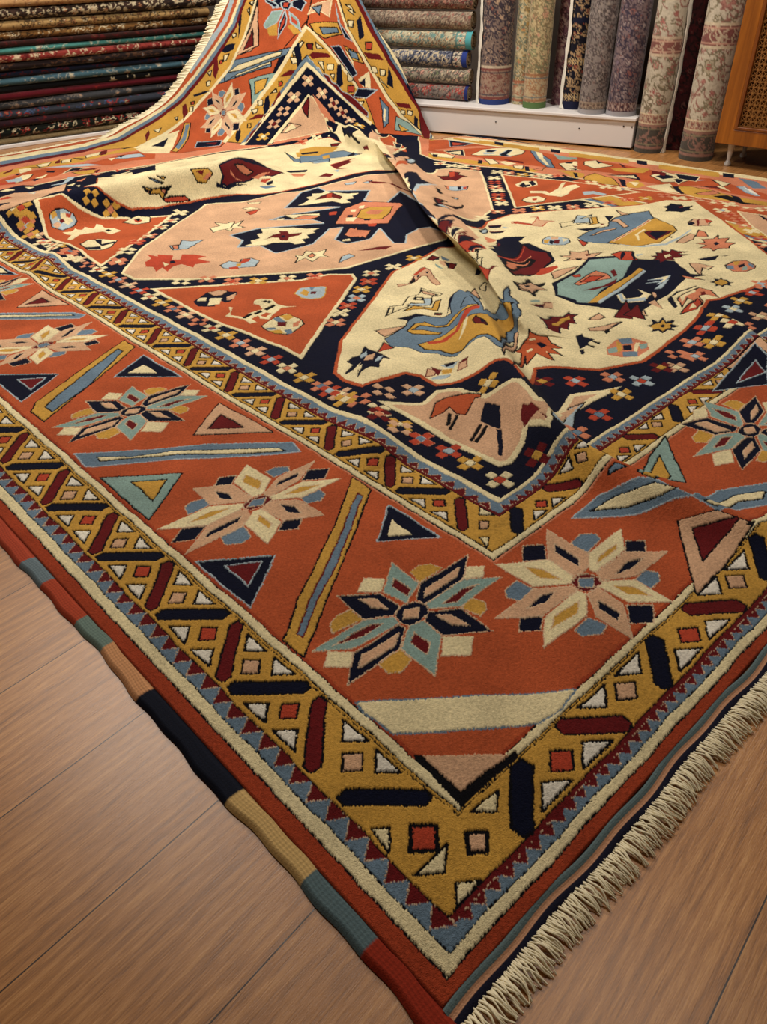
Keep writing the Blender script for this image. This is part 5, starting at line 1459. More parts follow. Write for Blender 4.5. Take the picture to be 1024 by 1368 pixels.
# kilim end: blue, pink and navy flat weave
gb = np.arange(-.05, B1, .004); ga = np.linspace(-.064, -.0355, 20)
a2, b2 = np.meshgrid(ga, gb, indexing='ij'); wv = .0025*np.sin(gb*14)+.002*np.sin(gb*37+2)
fl = ORG+(a2+wv[None]).reshape(-1, 1)*UP+b2.reshape(-1, 1)*UQ
z = .0070+.0012*np.sin(np.linspace(0, 9, 20))+np.linspace(-.004, .0035, 20)
kc = np.zeros((20, len(gb), 3)); kc[ga < -.0530] = lin(22, 22, 40); kc[(ga >= -.0530) & (ga < -.0455)] = lin(200,150,116); kc[ga >= -.0455] = lin(104,124,126)
kc *= (1-.2*(np.arange(20) % 2))[:, None, None]*(1-.12*(np.arange(len(gb)) % 2))[None, :, None]
mesh_obj('kilim_end', np.column_stack([fl, np.repeat(z, len(gb))])-off, grid_faces(20, len(gb)), woven('flat_weave'), rug, col=kc.reshape(-1, 3))
def strands(name, roots, dirs, length, r, mat, parent, n=7, lift=.006):
    """cotton fringe: tapering wavy strands lying on the floor, one mesh"""
    V = []; F = []; k = 4
    for (p, d) in zip(roots, dirs):
        L = length*random.uniform(.82, 1.08); a = random.gauss(0, .10); cv = random.gauss(0, .22)
        d2 = np.array(d)/np.linalg.norm(d); sd = np.array([-d2[1], d2[0], 0]); s0 = len(V)
        ph = random.uniform(0, 6)
        rr = r*random.uniform(.8, 1.15); zz = lift+random.uniform(0, .004)
        for i in range(n):
            t = i/(n-1)
            c = np.array(p)+d2*L*t+sd*(a*t+cv*t*t*.5+.035*math.sin(ph+t*7))*L
            c[2] += zz*math.sin(math.pi*min(1, t*1.0))*.9+rr
            for j in range(k):
                an = j*math.pi*2/k
                V.append(c+sd*math.cos(an)*rr*(1-.25*t)+np.array([0, 0, math.sin(an)*rr]))
        for i in range(n-1):
            for j in range(k):
                F.append((s0+i*k+j, s0+i*k+(j+1) % k, s0+(i+1)*k+(j+1) % k, s0+(i+1)*k+j))
    return mesh_obj(name, np.array(V)-off, np.array(F)[:, ::-1], mat, parent)
COTTON = plain('cotton_fringe', lin(236, 226, 194), .95, spec=.1, var=.2)
bs = np.arange(-.05, 2.4, .0026)
roots = [np.array([*(ORG+(-.061+random.uniform(-.002, .002)+.0025*math.sin(b*14))*UP+b*UQ), .001]) for b in bs]
strands('fringe', roots, [np.array([*(-UP+UQ*random.gauss(.02, .07)+UQ*(.08*math.sin(b*21)+.08*math.sin(b*57+1))), 0]) for b in bs], .046, .0019, COTTON, rug)
# far fringe, following the lifted edge
bs = np.arange(.6, B1-.05, .0036)
e0 = position(np.column_stack([np.full(len(bs), A1), bs])); e1_ = position(np.column_stack([np.full(len(bs), A1-.02), bs]))
dr = e0-e1_; dr /= np.linalg.norm(dr, axis=1)[:, None]
V = []; F = []
for p, d in zip(e0, dr):
    d = d+RNG.normal(0, .045, 3); s0 = len(V); sd = np.array([d[1], -d[0], 0]); sd /= np.linalg.norm(sd)+1e-6
    L = .074*random.uniform(.85, 1.1)
    for i in range(4):
        c = p+d*L*i/3; c = np.array([c[0], c[1], max(c[2]-.004-.012*(i/3)**2, .004)])
        for j in range(4):
            an = j*math.pi/2+.4; V.append(c+np.array([sd[0]*math.cos(an), sd[1]*math.cos(an), math.sin(an)])*.0042)
    for i in range(3):
        for j in range(4): F.append((s0+i*4+j, s0+i*4+(j+1) % 4, s0+(i+1)*4+(j+1) % 4, s0+(i+1)*4+j))
mesh_obj('fringe', np.array(V)-off, np.array(F), COTTON, rug)

# ------------------------------------------------------------------ ornament painter for the other carpets
def ornament(nu, nv, du, dv, ground, lines, flowers, seed, wrap=True, borders=(), density=1.0, size=1.0):
    """floral carpet pattern on a (u,v) grid in metres: outlined rosettes, scrolling vines, buds and guard borders"""
    r = np.random.default_rng(seed)
    u = np.arange(nu)*du; v = np.arange(nv)*dv
    U, Vv = np.meshgrid(u, v, indexing='ij'); W, H = nu*du, nv*dv
    img = np.zeros((nu, nv, 3)); img[:] = ground
    def d2(cu, cv):
        x = np.abs(U-cu)
        if wrap: x = np.minimum(x, W-x)
        return x, Vv-cv
    nf = max(3, int(W*H*130*density/size**2))
    for _ in range(nf*3):                       # vines: arcs
        cu, cv, R = r.uniform(0, W), r.uniform(0, H), r.uniform(.018, .045)*size
        x, y = d2(cu, cv); q = np.hypot(x, y); an = np.arctan2(y, (U-cu)); a0 = r.uniform(-3, 3)
        m = (np.abs(q-R-.004*(an-a0)) < .0032*size) & (np.cos(an-a0) > -.5)
        img[m] = lines[r.integers(len(lines))]
    pts = []
    for _ in range(nf*14):
        cu, cv = r.uniform(0, W), r.uniform(0, H); rad = r.choice([.014, .02, .028, .036], p=[.3, .35, .2, .15])*size
        if all(min(abs(cu-a), W-abs(cu-a) if wrap else 9)**2+(cv-b)**2 > (rad+c)**2*.8 for a, b, c in pts): pts.append((cu, cv, rad))
        if len(pts) >= nf*2: break
    for cu, cv, rad in pts:
        x, y = d2(cu, cv); q = np.hypot(x, y); an = np.arctan2(y, (U-cu)); n = r.integers(5, 8)
        e = rad*(.82+.18*np.cos(n*an+r.uniform(0, 6)))
        f = np.array(flowers[r.integers(len(flowers))]); g = flowers[r.integers(len(flowers))]; ln = lines[r.integers(len(lines))]
        img[(q < e) & (q > e*.74)] = ln; img[q < e*.74] = f*.8+np.array(ground)*.2; img[q < e*.46] = ln; img[q < e*.36] = g; img[q < e*.14] = ln
    for (v0, v1, bg, fg) in borders:
        j = (v >= v0) & (v < v1); w = v1-v0
        sub = img[:, j]; sub[:] = bg
        if w > .09:
            sub[:] = ornament(nu, int(j.sum()), du, dv, bg, fg[:1], list(fg)+[bg], seed+9, wrap, (), density*.7, size*.8)
            e_ = np.minimum(np.arange(j.sum()), np.arange(j.sum())[::-1]); sub[:, e_ < 2] = fg[0]; sub[:, (e_ >= 3) & (e_ < 4)] = fg[1 % len(fg)]
        elif w > .03:
            jj = v[j]; uu, vv = np.meshgrid(u, jj, indexing='ij'); p = W/max(1, round(W/(w*.9)))
            t = ((uu/p) % 1-.5)*p; y = vv-(v0+v1)/2
            q = np.hypot(t, y); an = np.arctan2(y, t)
            sub[np.abs(q-w*.30*(1+.25*np.cos(4*an))) < w*.06] = fg[0]; sub[q < w*.12] = fg[1 % len(fg)]
            sub[np.abs(np.abs(t)-p*.5) < w*.08] = fg[0]
            sub[np.abs(np.abs(y)-w*.47) < w*.04] = fg[0]
        img[:, j] = sub
    return img*.86+np.array(ground)*.14
CW = wool('carpet_wool', 160, .5, .15, .18)
CREAM, IVORY, BLK, NAVY = lin(206,190,156), lin(196,184,160), lin(22,18,18), lin(20,24,46)
RED, DKRED, PINK, TEAL, GREY, BLUE, GREEN, GOLD, BROWN = lin(150,40,36), lin(84,20,22), lin(196,140,124), lin(66,128,128), lin(132,126,122), lin(70,90,130), lin(92,112,70), lin(176,140,84), lin(84,56,38)
PAD = plain('carpet_backing', lin(150, 132, 104), .95, bump=.4, spec=.1)
GAP_SCREW_DARK = plain('gap_shade_and_screw_dark', lin(38, 32, 30), .95, spec=.05)
WHITE = plain('white_paint', lin(214, 210, 208), .45, bump=.04, scale=40)
# ------------------------------------------------------------------ left stack of folded carpets
L0 = np.array([-2.45, 5.47]); LA = math.radians(35); LE = np.array([math.cos(LA), math.sin(LA)]); LN = np.array([-LE[1], LE[0]])
pl = bm = bmesh.new(); add_box(bm, (.45, .42, .011), (2.4, .8, .022), 0, .004)
plinth = bm_obj('low_platform', bm, WHITE); plinth.location = (*L0, 0); plinth.rotation_euler = (0, 0, LA)
tag(plinth, 'low white platform under the tall stack of folded carpets at left', 'platform')
ZB = [.0222, .060, .119, .165, .220, .274, .315, .352, .396, .436, .480, .524, .562, .594, .644, .702, .766, .812, .868, .92]
LAY = [('thin beige folded carpet at the very bottom of the left stack', lin(158,140,104), [lin(120,100,70)], [lin(168,150,112)], .2),
 ('black folded carpet with white and red medallions, second from the bottom of the left stack', lin(20,24,20), [CREAM, RED], [CREAM, RED, BLK, GREEN], .9),
 ('plain dark plum folded carpet above the black medallion one in the left stack', lin(44,22,30), [DKRED], [RED, BLK], .2),
 ('slate folded carpet with orange patches, fourth from the bottom of the left stack', lin(52,56,66), [RED, BLUE], [lin(170,90,60), CREAM, BLUE], .5),
 ('charcoal folded carpet with pale blossoms, just under the maroon one in the left stack', lin(60,62,66), [lin(120,110,100)], [lin(190,150,120), GREY], .35),
 ('plain maroon folded carpet, sixth from the bottom of the left stack', lin(84,14,26), [DKRED], [RED, BLK], .25),
 ('near-black folded carpet with tiny cream specks, just under the blue-teal one', lin(14,14,16), [CREAM], [CREAM], .06),
 ('dusty blue-teal folded carpet with small flowers, midway up the left stack', lin(62,92,104), [lin(150,150,140)], [CREAM, lin(170,110,80)], .4),
 ('navy folded carpet with a crimson stretch, just above the blue-teal one', lin(22,26,44), [DKRED], [DKRED, BLK, NAVY], .4),
 ('dark brown folded carpet between the navy and the red-patterned ones in the left stack', lin(34,24,24), [BROWN], [BROWN, GREY], .5),
 ('red and rose patterned folded carpet, just under the bright teal one in the left stack', lin(140,54,48), [CREAM, DKRED], [CREAM, PINK, DKRED], .8),
 ('bright teal folded carpet with pale flowers, the most vivid in the left stack', lin(74,136,130), [lin(180,190,170)], [CREAM, lin(150,90,80)], .4),
 ('dark russet folded carpet lying directly on the bright teal one', lin(44,18,14), [DKRED], [DKRED, BROWN], .5),
 ('golden brown folded carpet with cream scrolls, above the russet one in the left stack', lin(120,84,44), [CREAM, BLK], [CREAM, GOLD, BLK], .9),
 ('beige and gold folded carpet with dark sprigs, just under the tasselled one at left', lin(168,136,88), [BLK, BROWN], [CREAM, BLK, lin(150,90,60)], .8),
 ('cream and black floral folded carpet with a white tassel in the left stack', lin(60,42,34), [CREAM, BLK], [CREAM, lin(190,130,90), CREAM], 1.2),
 ('sandy gold folded carpet with faint flowers, just above the tasselled one at left', lin(178,138,92), [lin(130,90,60)], [CREAM, RED, GOLD], .5)]
X0, X1 = -.75, 1.66
for k, (lab, gr, li, fl_, dens) in enumerate(LAY):
    z0, z1 = ZB[k], ZB[k+1]; h = z1-z0; r = random.Random(k*3+1)
    x1 = X1+r.uniform(-.05, .03); dep = .78; ou = r.uniform(-.012, .012)+.02
    np_ = 26; nx = int((x1-X0)/.008)
    # rounded fold profile (y back, z up), front at y=0
    prof = []
    for t in np.linspace(0, 1, np_): 
        an = -math.pi/2-.25+(math.pi+.5)*t
        prof.append((h*.95*(1-math.cos(an))+ou if abs(an) < math.pi/2 else h*.95+ou+.02, h/2+h*.497*math.sin(max(-math.pi/2, min(math.pi/2, an)))))
    prof = [(dep, h*.004+h*.0)]+[(.30, h*.004)]+prof+[(.30, h*.996), (dep, h*.996)]
    prof = np.array(prof); n2 = len(prof)
    xs = np.linspace(X0, x1, nx)
    bow = .006*np.sin(xs*2.1+k)+.004*np.sin(xs*5.3+2*k)
    sag = (.10*h)*np.sin(xs*3.3+k*1.7)
    V = np.zeros((nx, n2, 3)); V[..., 0] = xs[:, None]; V[..., 1] = prof[None, :, 0]+bow[:, None]*(prof[None, :, 0] < .2)
    thin = 1-.06*(1+np.sin(xs*4.1+k*2))[:, None]*0
    V[..., 2] = prof[None, :, 1]*thin
    V[..., 1] = np.maximum(V[..., 1], .004)
    cu = ornament(nx, n2, .008, h*1.6/np_, gr, li, fl_, 100+k, False, (), dens*1.0, .75)*.72
    root = empty('folded_carpet', (*L0, z0), LA); tag(root, lab, 'carpet', 'folded carpets in the left stack')
    mesh_obj('body', V.reshape(-1, 3), grid_faces(nx, n2), CW, root, col=cu.reshape(-1, 3))
    # right-hand end: the folded layers seen edge on
    for q in range(2):
        bm = bmesh.new(); zc = h*(.27+.46*q); add_box(bm, (x1-.004, dep/2+.05, zc), (.014, dep-.12, h*.36), 0, .003)
        bm_obj('fold_edge', bm, PAD, root)
    if k == 15:
        V = []; F = []
        for s in range(34):
            p = np.array([x1+.006, .015+r.uniform(-.012, .012), h*.62]); a, b = r.gauss(0, .35), r.gauss(0, .3); s0 = len(V)
            for i in range(5):
                t = i/4; c = p+np.array([.030*math.sin(t*2.6)*(1+b)+.012*t, -.02*t+a*.03*t, .02*math.sin(t*3)-.075*t*t])
                for j in range(3): V.append(c+.0022*np.array([math.cos(j*2.1), math.sin(j*2.1), 0]))
            for i in range(4):
                for j in range(3): F.append((s0+i*3+j, s0+i*3+(j+1) % 3, s0+(i+1)*3+(j+1) % 3, s0+(i+1)*3+j))
        t = mesh_obj('tassel', np.array(V), np.array(F), plain('white_cotton', lin(220,216,206), .9), root); t['label'] = 'white cotton tassel'
# ------------------------------------------------------------------ white platform with rolled carpets
E0 = np.array([.409, 5.678]); EA = math.atan2(-.471, .882); EX = np.array([math.cos(EA), math.sin(EA)]); EY = np.array([-EX[1], EX[0]])
plat = empty('display_platform', (*E0, 0), EA); tag(plat, 'long low white platform carrying the rolled carpets at the back', 'platform')
bm = bmesh.new(); add_box(bm, (.305, .24, .0865), (2.0, .45, .151), 0, .004); bm_obj('carcass', bm, WHITE, plat)
bm = bmesh.new(); add_box(bm, (.305, .235, .171), (2.012, .47, .018), 0, .004); bm_obj('top_board', bm, WHITE, plat)
bm = bmesh.new(); add_box(bm, (.305, .245, .005), (1.97, .42, .01)); bm_obj('shadow_gap_strip', bm, GAP_SCREW_DARK, plat)  # dark strip standing in for the shadow under the carcass
for x in (.42, .97, 1.24, 1.29):
    bm = bmesh.new(); bmesh.ops.create_cone(bm, cap_ends=True, segments=10, radius1=.004, radius2=.004, depth=.004, matrix=Matrix.Translation((x, .0135, .10 if x < 1.2 else .13)) @ Matrix.Rotation(math.pi/2, 4, 'X'))
    bm_obj('screw', bm, GAP_SCREW_DARK, plat)
def roll(name, L, r, cols, seed, label, group, loc, rz=0, lying=False, borders=(), band_c=None, cord=None, dens=1.0, size=1.0, turns=2.4):
    """a rolled carpet: spiral body (with a visible seam), end binding, cord; axis is local z"""
    gr, li, fl_ = cols; du = .007
    nu = max(40, int(2*math.pi*r/du)); nv = int(L/.007)
    root = empty(name, loc); tag(root, label, 'carpet roll', group)
    if lying: root.rotation_euler = (0, math.pi/2, rz)
    else: root.rotation_euler = (0, 0, rz)
    im = ornament(nu, nv, 2*math.pi*r/nu, L/nv, gr, li, fl_, seed, False, borders, dens, size)
    th = np.linspace(0, 2*math.pi, nu); zz = np.linspace(0, L, nv); rr = np.random.default_rng(seed)
    rad = r*(.965+.035*th/(2*math.pi))
    T, Z = np.meshgrid(th, zz, indexing='ij')
    R = rad[:, None]*(1+.012*np.sin(Z*9+seed)+.01*np.sin(2*T+Z*5+seed))
    V = np.stack([R*np.cos(T), R*np.sin(T), Z], -1)
    body = mesh_obj('body', V.reshape(-1, 3), grid_faces(nu, nv, True), CW, root, col=im.reshape(-1, 3))
    # inner windings at both ends
    nt = 90; tt = np.linspace(0, turns*2*math.pi, nt); rs = r*.96-(r*.80)*tt/tt[-1]; t = min(.009, r*.11)
    V = []; F = []
    for zb in ((0.0,) if lying else (L-.02,)):
        s0 = len(V)
        for a, q in zip(tt, rs):
            for (dr_, dz) in ((0, .001), (0, .019), (-t, .019), (-t, .001)): V.append(((q+dr_)*math.cos(a), (q+dr_)*math.sin(a), zb+dz))
        for i in range(nt-1):
            for j in range(4): F.append((s0+i*4+j, s0+i*4+(j+1) % 4, s0+(i+1)*4+(j+1) % 4, s0+(i+1)*4+j))
    mesh_obj('inner_windings', np.array(V), np.array(F)[:, ::-1], PAD, root, smooth=False)
    if band_c is not None:
        z0, z1, c = band_c
        zz = np.linspace(z0, z1, 8); T, Z = np.meshgrid(th, zz, indexing='ij'); R = (rad+.0016)[:, None]*(1+.012*np.sin(Z*9+seed)+.01*np.sin(2*T+Z*5+seed))
        m = plain('binding', c, .8, bump=.3, spec=.2)
        b = mesh_obj('end_binding', np.stack([R*np.cos(T), R*np.sin(T), Z], -1).reshape(-1, 3), grid_faces(nu, 8, True), m, root)
    if cord is not None:
        a, z0, z1, w = cord; V = []; F = []; n = 40; rr_ = random.Random(seed)
        m_ = 11
        for i in range(n):
            t = i/(n-1); z = z1+(z0-z1)*t; fl2 = 1+(1.3*max(0, (t-.93)/.07) if z0 < .05 else 0)
            for s in range(m_):
                o = (s-5)*w/10*(.8+.25*math.sin(i*.8)+.15*math.sin(i*2.1)); q = r*1.035+.004+(.005*(s % 2)+.004*math.sin(i*.9+s))*(1 if 0 < s < m_-1 else 0)
                aa = a+(o*fl2+.006*math.sin(i*.31)+.002*math.sin(i*1.7+s))/r
                V.append((q*math.cos(aa), q*math.sin(aa), max(z, .002)))
        F = grid_faces(n, m_)
        c = mesh_obj('fringe_strip', np.array(V), np.array(F), plain('pale_fringe', lin(226,222,210), .9, spec=.1), root); c['label'] = 'white cotton fringe hanging down the seam'
    return root
# lying rolls, bottom to top (right ends towards the viewer's right)
LY = [(.230, .0475, .165, (lin(120,108,100), [lin(60,52,50), RED], [PINK, lin(150,130,110), lin(96,80,84)]), (.0, .022, lin(30,40,96)), 'taupe rolled carpet with navy end, lowest of the lying rolls'),
      (.326, .0460, .172, (lin(150,140,122), [lin(80,72,64), lin(60,60,60)], [PINK, CREAM, GREEN]), None, 'sage-taupe rolled carpet with open end, second from the bottom of the lying rolls'),
      (.425, .0485, .150, (lin(100,104,118), [NAVY, CREAM], [CREAM, lin(140,136,140), NAVY]), (.0, .035, lin(34,52,120)), 'grey and navy rolled carpet with royal blue end in the lying stack'),
      (.530, .0510, .178, (lin(172,166,140), [lin(70,110,110), lin(110,80,60)], [TEAL, CREAM, lin(180,120,80)]), (.0, .04, lin(76,150,156)), 'cream and turquoise rolled carpet with turquoise end in the lying stack'),
      (.638, .0525, .170, (lin(146,132,114), [lin(80,70,64), lin(110,80,70)], [lin(190,176,150), lin(160,140,120), lin(140,70,64)]), None, 'taupe rolled carpet with red edging, just under the topmost of the lying rolls'),
      (.746, .0525, .176, (lin(130,108,94), [lin(110,50,50), lin(50,40,40)], [lin(190,170,150), lin(120,50,50), PINK]), None, 'beige and crimson rolled carpet, topmost of the lying rolls')]
for k, (z, r, xe, cols, bd_, lab) in enumerate(LY):
    bor = [(0, .0, BLK, [CREAM])]
    if k in (2, 3): bor = [(.045, .10, IVORY, [NAVY if k == 2 else TEAL, RED]), (.10, .112, cols[1][0], [CREAM])]
    p = E0+EX*(xe)+EY*.175
    o = roll('rolled_carpet', .85, r, cols, 300+k, lab, 'rolled carpets lying stacked on the platform', (*p, z), EA+math.pi, True, bor, bd_, None, 1.5, .62)
# standing rolls: (along, back, radius, ...)
STAND = [(.325, .205, .104, (lin(120,104,96), [lin(30,28,44), lin(44,40,56)], [lin(176,150,124), lin(140,84,72), lin(150,134,120)]), [(.03, .21, lin(156,132,114), [lin(120,60,56), lin(60,56,70)]), (.21, .222, lin(196,184,160), [BLK])], (0, .03, lin(40,56,110)), (2.75, .0, 1.15, .034), 'brown and navy standing roll with blue foot, nearest the lying rolls'),
 (.500, .245, .064, (lin(190,176,138), [lin(120,100,64), lin(90,110,100)], [lin(180,140,70), lin(180,110,80), lin(196,186,160)]), [(.02, .14, lin(186,170,140), [lin(160,84,60), lin(90,110,100)])], None, None, 'slim ivory standing roll with gold flowers, left of the green-footed roll'),
 (.622, .150, .074, (lin(178,162,124), [lin(120,104,76), lin(100,104,80)], [lin(196,180,140), lin(184,130,110), lin(130,140,100)]), [(.04, .19, lin(176,158,126), [lin(150,100,70), lin(90,104,110)])], (0, .035, lin(84,110,66)), None, 'beige standing roll with a green foot on the platform'),
 (.732, .300, .044, (lin(120,84,92), [lin(60,40,50), lin(170,150,140)], [lin(170,120,120), lin(180,160,150)]), [], None, None, 'slim mauve standing roll squeezed behind the white fringe'),
 (.862, .225, .088, (lin(20,20,32), [lin(176,146,108), lin(20,18,26)], [lin(176,146,108), lin(140,70,56), lin(110,96,84)]), [(.05, .09, NAVY, [lin(200,170,120), CREAM]), (.24, .28, NAVY, [lin(200,170,120), CREAM]), (.46, .49, NAVY, [lin(200,170,120), CREAM])], (0, .045, lin(20,24,50)), (2.9, .0, 1.15, .03), 'navy-black standing roll with gold scrolls on the platform'),
 (1.012, .100, .083, (lin(128,120,116), [lin(66,58,58), lin(80,70,72)], [lin(156,146,142), lin(120,96,90), lin(150,140,130)]), [(.03, .065, lin(110,96,84), [lin(160,140,120), DKRED])], (0, .025, lin(150,148,150)), None, 'grey standing roll with pale scrolls, second from the right on the platform'),
 (1.190, .105, .090, (lin(118,102,104), [lin(40,38,60), lin(70,58,66)], [lin(160,148,146), lin(130,80,74), lin(110,96,110)]), [(.03, .075, lin(96,60,60), [lin(170,150,140), NAVY])], (0, .025, lin(150,148,152)), None, 'mauve-grey standing roll at the right end of the platform')]
for k, (t, s, r, cols, bor, bd_, cord, lab) in enumerate(STAND):
    p = E0+EX*t+EY*s
    roll('rolled_carpet', 1.15, r, cols, 400+k, lab, 'rolled carpets standing on the platform', (*p, .1803), 0.6, False, bor, bd_, cord, 1.5, .75)
VINE = (lin(180,172,154), [lin(104,96,70), lin(96,84,64), lin(130,76,70)], [lin(186,178,162), lin(150,70,70), lin(150,140,116)])
FOOTB = [(.0, .022, BLK, [BLK]), (.022, .16, lin(34,30,32), [lin(140,96,86), lin(120,110,84)]), (.16, .165, CREAM, [BLK]), (.165, .21, lin(140,84,72), [lin(176,160,136), lin(90,50,50)]), (.21, .216, CREAM, [BLK])]
FLOORR = [((1.672, 5.062), .090, VINE, FOOTB+[(.50, .60, lin(116,50,50), [lin(190,170,146), lin(190,150,130)])], None, (4.95, .0, 1.35, .034), 'ivory vine standing roll with dark foot on the floor beside the platform'),
 ((1.835, 5.120), .080, (lin(56,24,26), [BLK, lin(74,26,28)], [lin(84,30,32), lin(96,62,56)]), [], None, None, 'dark red standing roll half hidden between two ivory ones'),
 ((1.885, 4.850), .098, VINE, FOOTB+[(.56, .68, lin(110,40,44), [lin(190,176,150), lin(186,140,120)])], None, None, 'ivory vine standing roll with black foot on the floor beside the cabinet')]
for k, (p, r, cols, bor, bd_, cord, lab) in enumerate(FLOORR):
    roll('rolled_carpet', 1.4, r, cols, 500+k, lab, 'rolled carpets standing on the floor', (*p, .0004), .6, False, bor, bd_, cord, 1.2, 1.25)
# ------------------------------------------------------------------ cabinet with cane door
def wood(name, c1, c2, scale=1.0, axis=2, rough=.35, wave=40):
    m, n, l, p = new_mat(name)
    tc = n.new('ShaderNodeTexCoord'); mp = n.new('ShaderNodeMapping'); s = [26*scale]*3; s[axis] = 1.6*scale
    mp.inputs['Scale'].default_value = s; l.new(tc.outputs['Object'], mp.inputs['Vector'])
    nz = n.new('ShaderNodeTexNoise'); nz.inputs['Scale'].default_value = 1.5; nz.inputs['Detail'].default_value = 6; nz.inputs['Distortion'].default_value = .6
    l.new(mp.outputs[0], nz.inputs['Vector'])
    cr = n.new('ShaderNodeValToRGB'); cr.color_ramp.elements[0].position = .3; cr.color_ramp.elements[0].color = (*c1, 1); cr.color_ramp.elements[1].position = .72; cr.color_ramp.elements[1].color = (*c2, 1)
    l.new(nz.outputs[0], cr.inputs[0]); l.new(cr.outputs[0], p.inputs['Base Color']); p.inputs['Roughness'].default_value = rough
    bp = n.new('ShaderNodeBump'); bp.inputs['Strength'].default_value = .08; bp.inputs['Distance'].default_value = .002; l.new(nz.outputs[0], bp.inputs['Height']); l.new(bp.outputs[0], p.inputs['Normal'])
    return m
CP = np.array([1.90, 4.65]); CA = math.atan2(-.65, .76)
cab = empty('cane_cabinet', (*CP, 0), CA); tag(cab, 'honey-coloured wooden cabinet with a woven cane door at the right edge', 'cabinet')
HW = wood('honey_wood', lin(120,66,16), lin(164,98,28)); HD = wood('dark_honey_wood', lin(96,48,14), lin(136,76,26)); HH = wood('honey_wood_rail', lin(120,66,16), lin(164,98,28), axis=0)
CWd, CD, CB, CT = .78, .38, .12, 1.25
for x in (.0125, CWd-.0125):
    bm = bmesh.new(); add_box(bm, (x, CD/2+.012, (CB+CT)/2), (.025, CD-.024, CT-CB-.001)); bm_obj('side_panel', bm, HD, cab)
bm = bmesh.new(); add_box(bm, (CWd/2, CD-.006, (CB+CT)/2), (CWd-.052, .01, CT-CB-.004)); bm_obj('back_panel', bm, HD, cab)
bm = bmesh.new(); add_box(bm, (CWd/2, CD/2+.01, CB+.012), (CWd-.052, CD-.05, .022)); bm_obj('bottom_panel', bm, HD, cab)
bm = bmesh.new(); add_box(bm, (CWd/2, CD/2, CT+.012), (CWd+.03, CD+.03, .024), 0, .004); bm_obj('top', bm, HH, cab)
def ring(x0, x1, z0, z1, wx, wz, y0, y1):
    bm = bmesh.new(); out = [(x0, z0), (x1, z0), (x1, z1), (x0, z1)]; inn = [(x0+wx, z0+wz), (x1-wx, z0+wz), (x1-wx, z1-wz), (x0+wx, z1-wz)]
    v = [[bm.verts.new((x, y, z)) for x, z in q] for q in (out, inn) for y in (y0, y1)]
    for i in range(4):
        k = (i+1) % 4
        for a, c in ((0, 2), (1, 3), (0, 1), (2, 3)): bm.faces.new((v[a][i], v[a][k], v[c][k], v[c][i]))
    bmesh.ops.recalc_face_normals(bm, faces=bm.faces)
    bmesh.ops.bevel(bm, geom=list(bm.edges), offset=.003, segments=2, affect='EDGES', profile=.5)
    return bm
door = bm_obj('door', ring(.001, CWd-.001, CB+.002, CT-.002, .086, .076, -.002, .022), HW, cab)
x0, x1, z0, z1 = .088, CWd-.088, CB+.079, CT-.079
bm_obj('moulding', ring(x0, x1, z0, z1, .018, .016, -.007, .015), HD, door)
CANE = plain('cane', lin(150,102,48), .5, bump=.2, var=.12)
bm = bmesh.new(); p = .027
x0 += .019; x1 -= .019; z0 += .017; z1 -= .017
n = int((x1-x0)/p)
for i in range(n+1):
    for d in (-.0022, .0022): add_box(bm, (x0+i*p+d, .013, (z0+z1)/2), (.0026, .0014, z1-z0))
for i in range(int((z1-z0)/p)+1):
    for d in (-.0022, .0022): add_box(bm, ((x0+x1)/2, .0146, z0+i*p+d), (x1-x0, .0014, .0026))
for sg in (1, -1):
    W, H = x1-x0, z1-z0; c = -H
    while c < W:
        xa, xb = max(0, c), min(W, c+H)
        if xb-xa > .01:
            za, zb = xa-c, xb-c
            if sg < 0: za, zb = H-za, H-zb
            A = Vector((x0+xa, .0118-.0012*sg, z0+za)); B = Vector((x0+xb, .0118-.0012*sg, z0+zb)); d = (B-A); L = d.length
            M = Matrix.Translation((A+B)/2) @ Vector((1, 0, 0)).rotation_difference(d).to_matrix().to_4x4() @ Matrix.Diagonal((L, .001, .0026, 1))
            bmesh.ops.create_cube(bm, size=1, matrix=M)
        c += p
bm_obj('cane_panel', bm, CANE, door)
FOOT = plain('white_enamel', lin(206,204,200), .3)
for (x, y) in ((.075, .07), (CWd-.075, .07), (.075, CD-.06), (CWd-.075, CD-.06)):
    prof = [(.021, .1195), (.019, .10), (.013, .055), (.010, .03), (.012, .024), (.018, .016), (.019, .006), (.016, .0006)]; nseg = 16
    V = [(r*math.cos(a), r*math.sin(a), z) for r, z in prof for a in np.linspace(0, 2*math.pi, nseg, endpoint=False)]
    V = np.array(V)+np.array([x, y, 0]); F = grid_faces(len(prof), nseg, False, True)
    f = mesh_obj('foot', V, F, FOOT, cab); f['label'] = 'white turned foot'
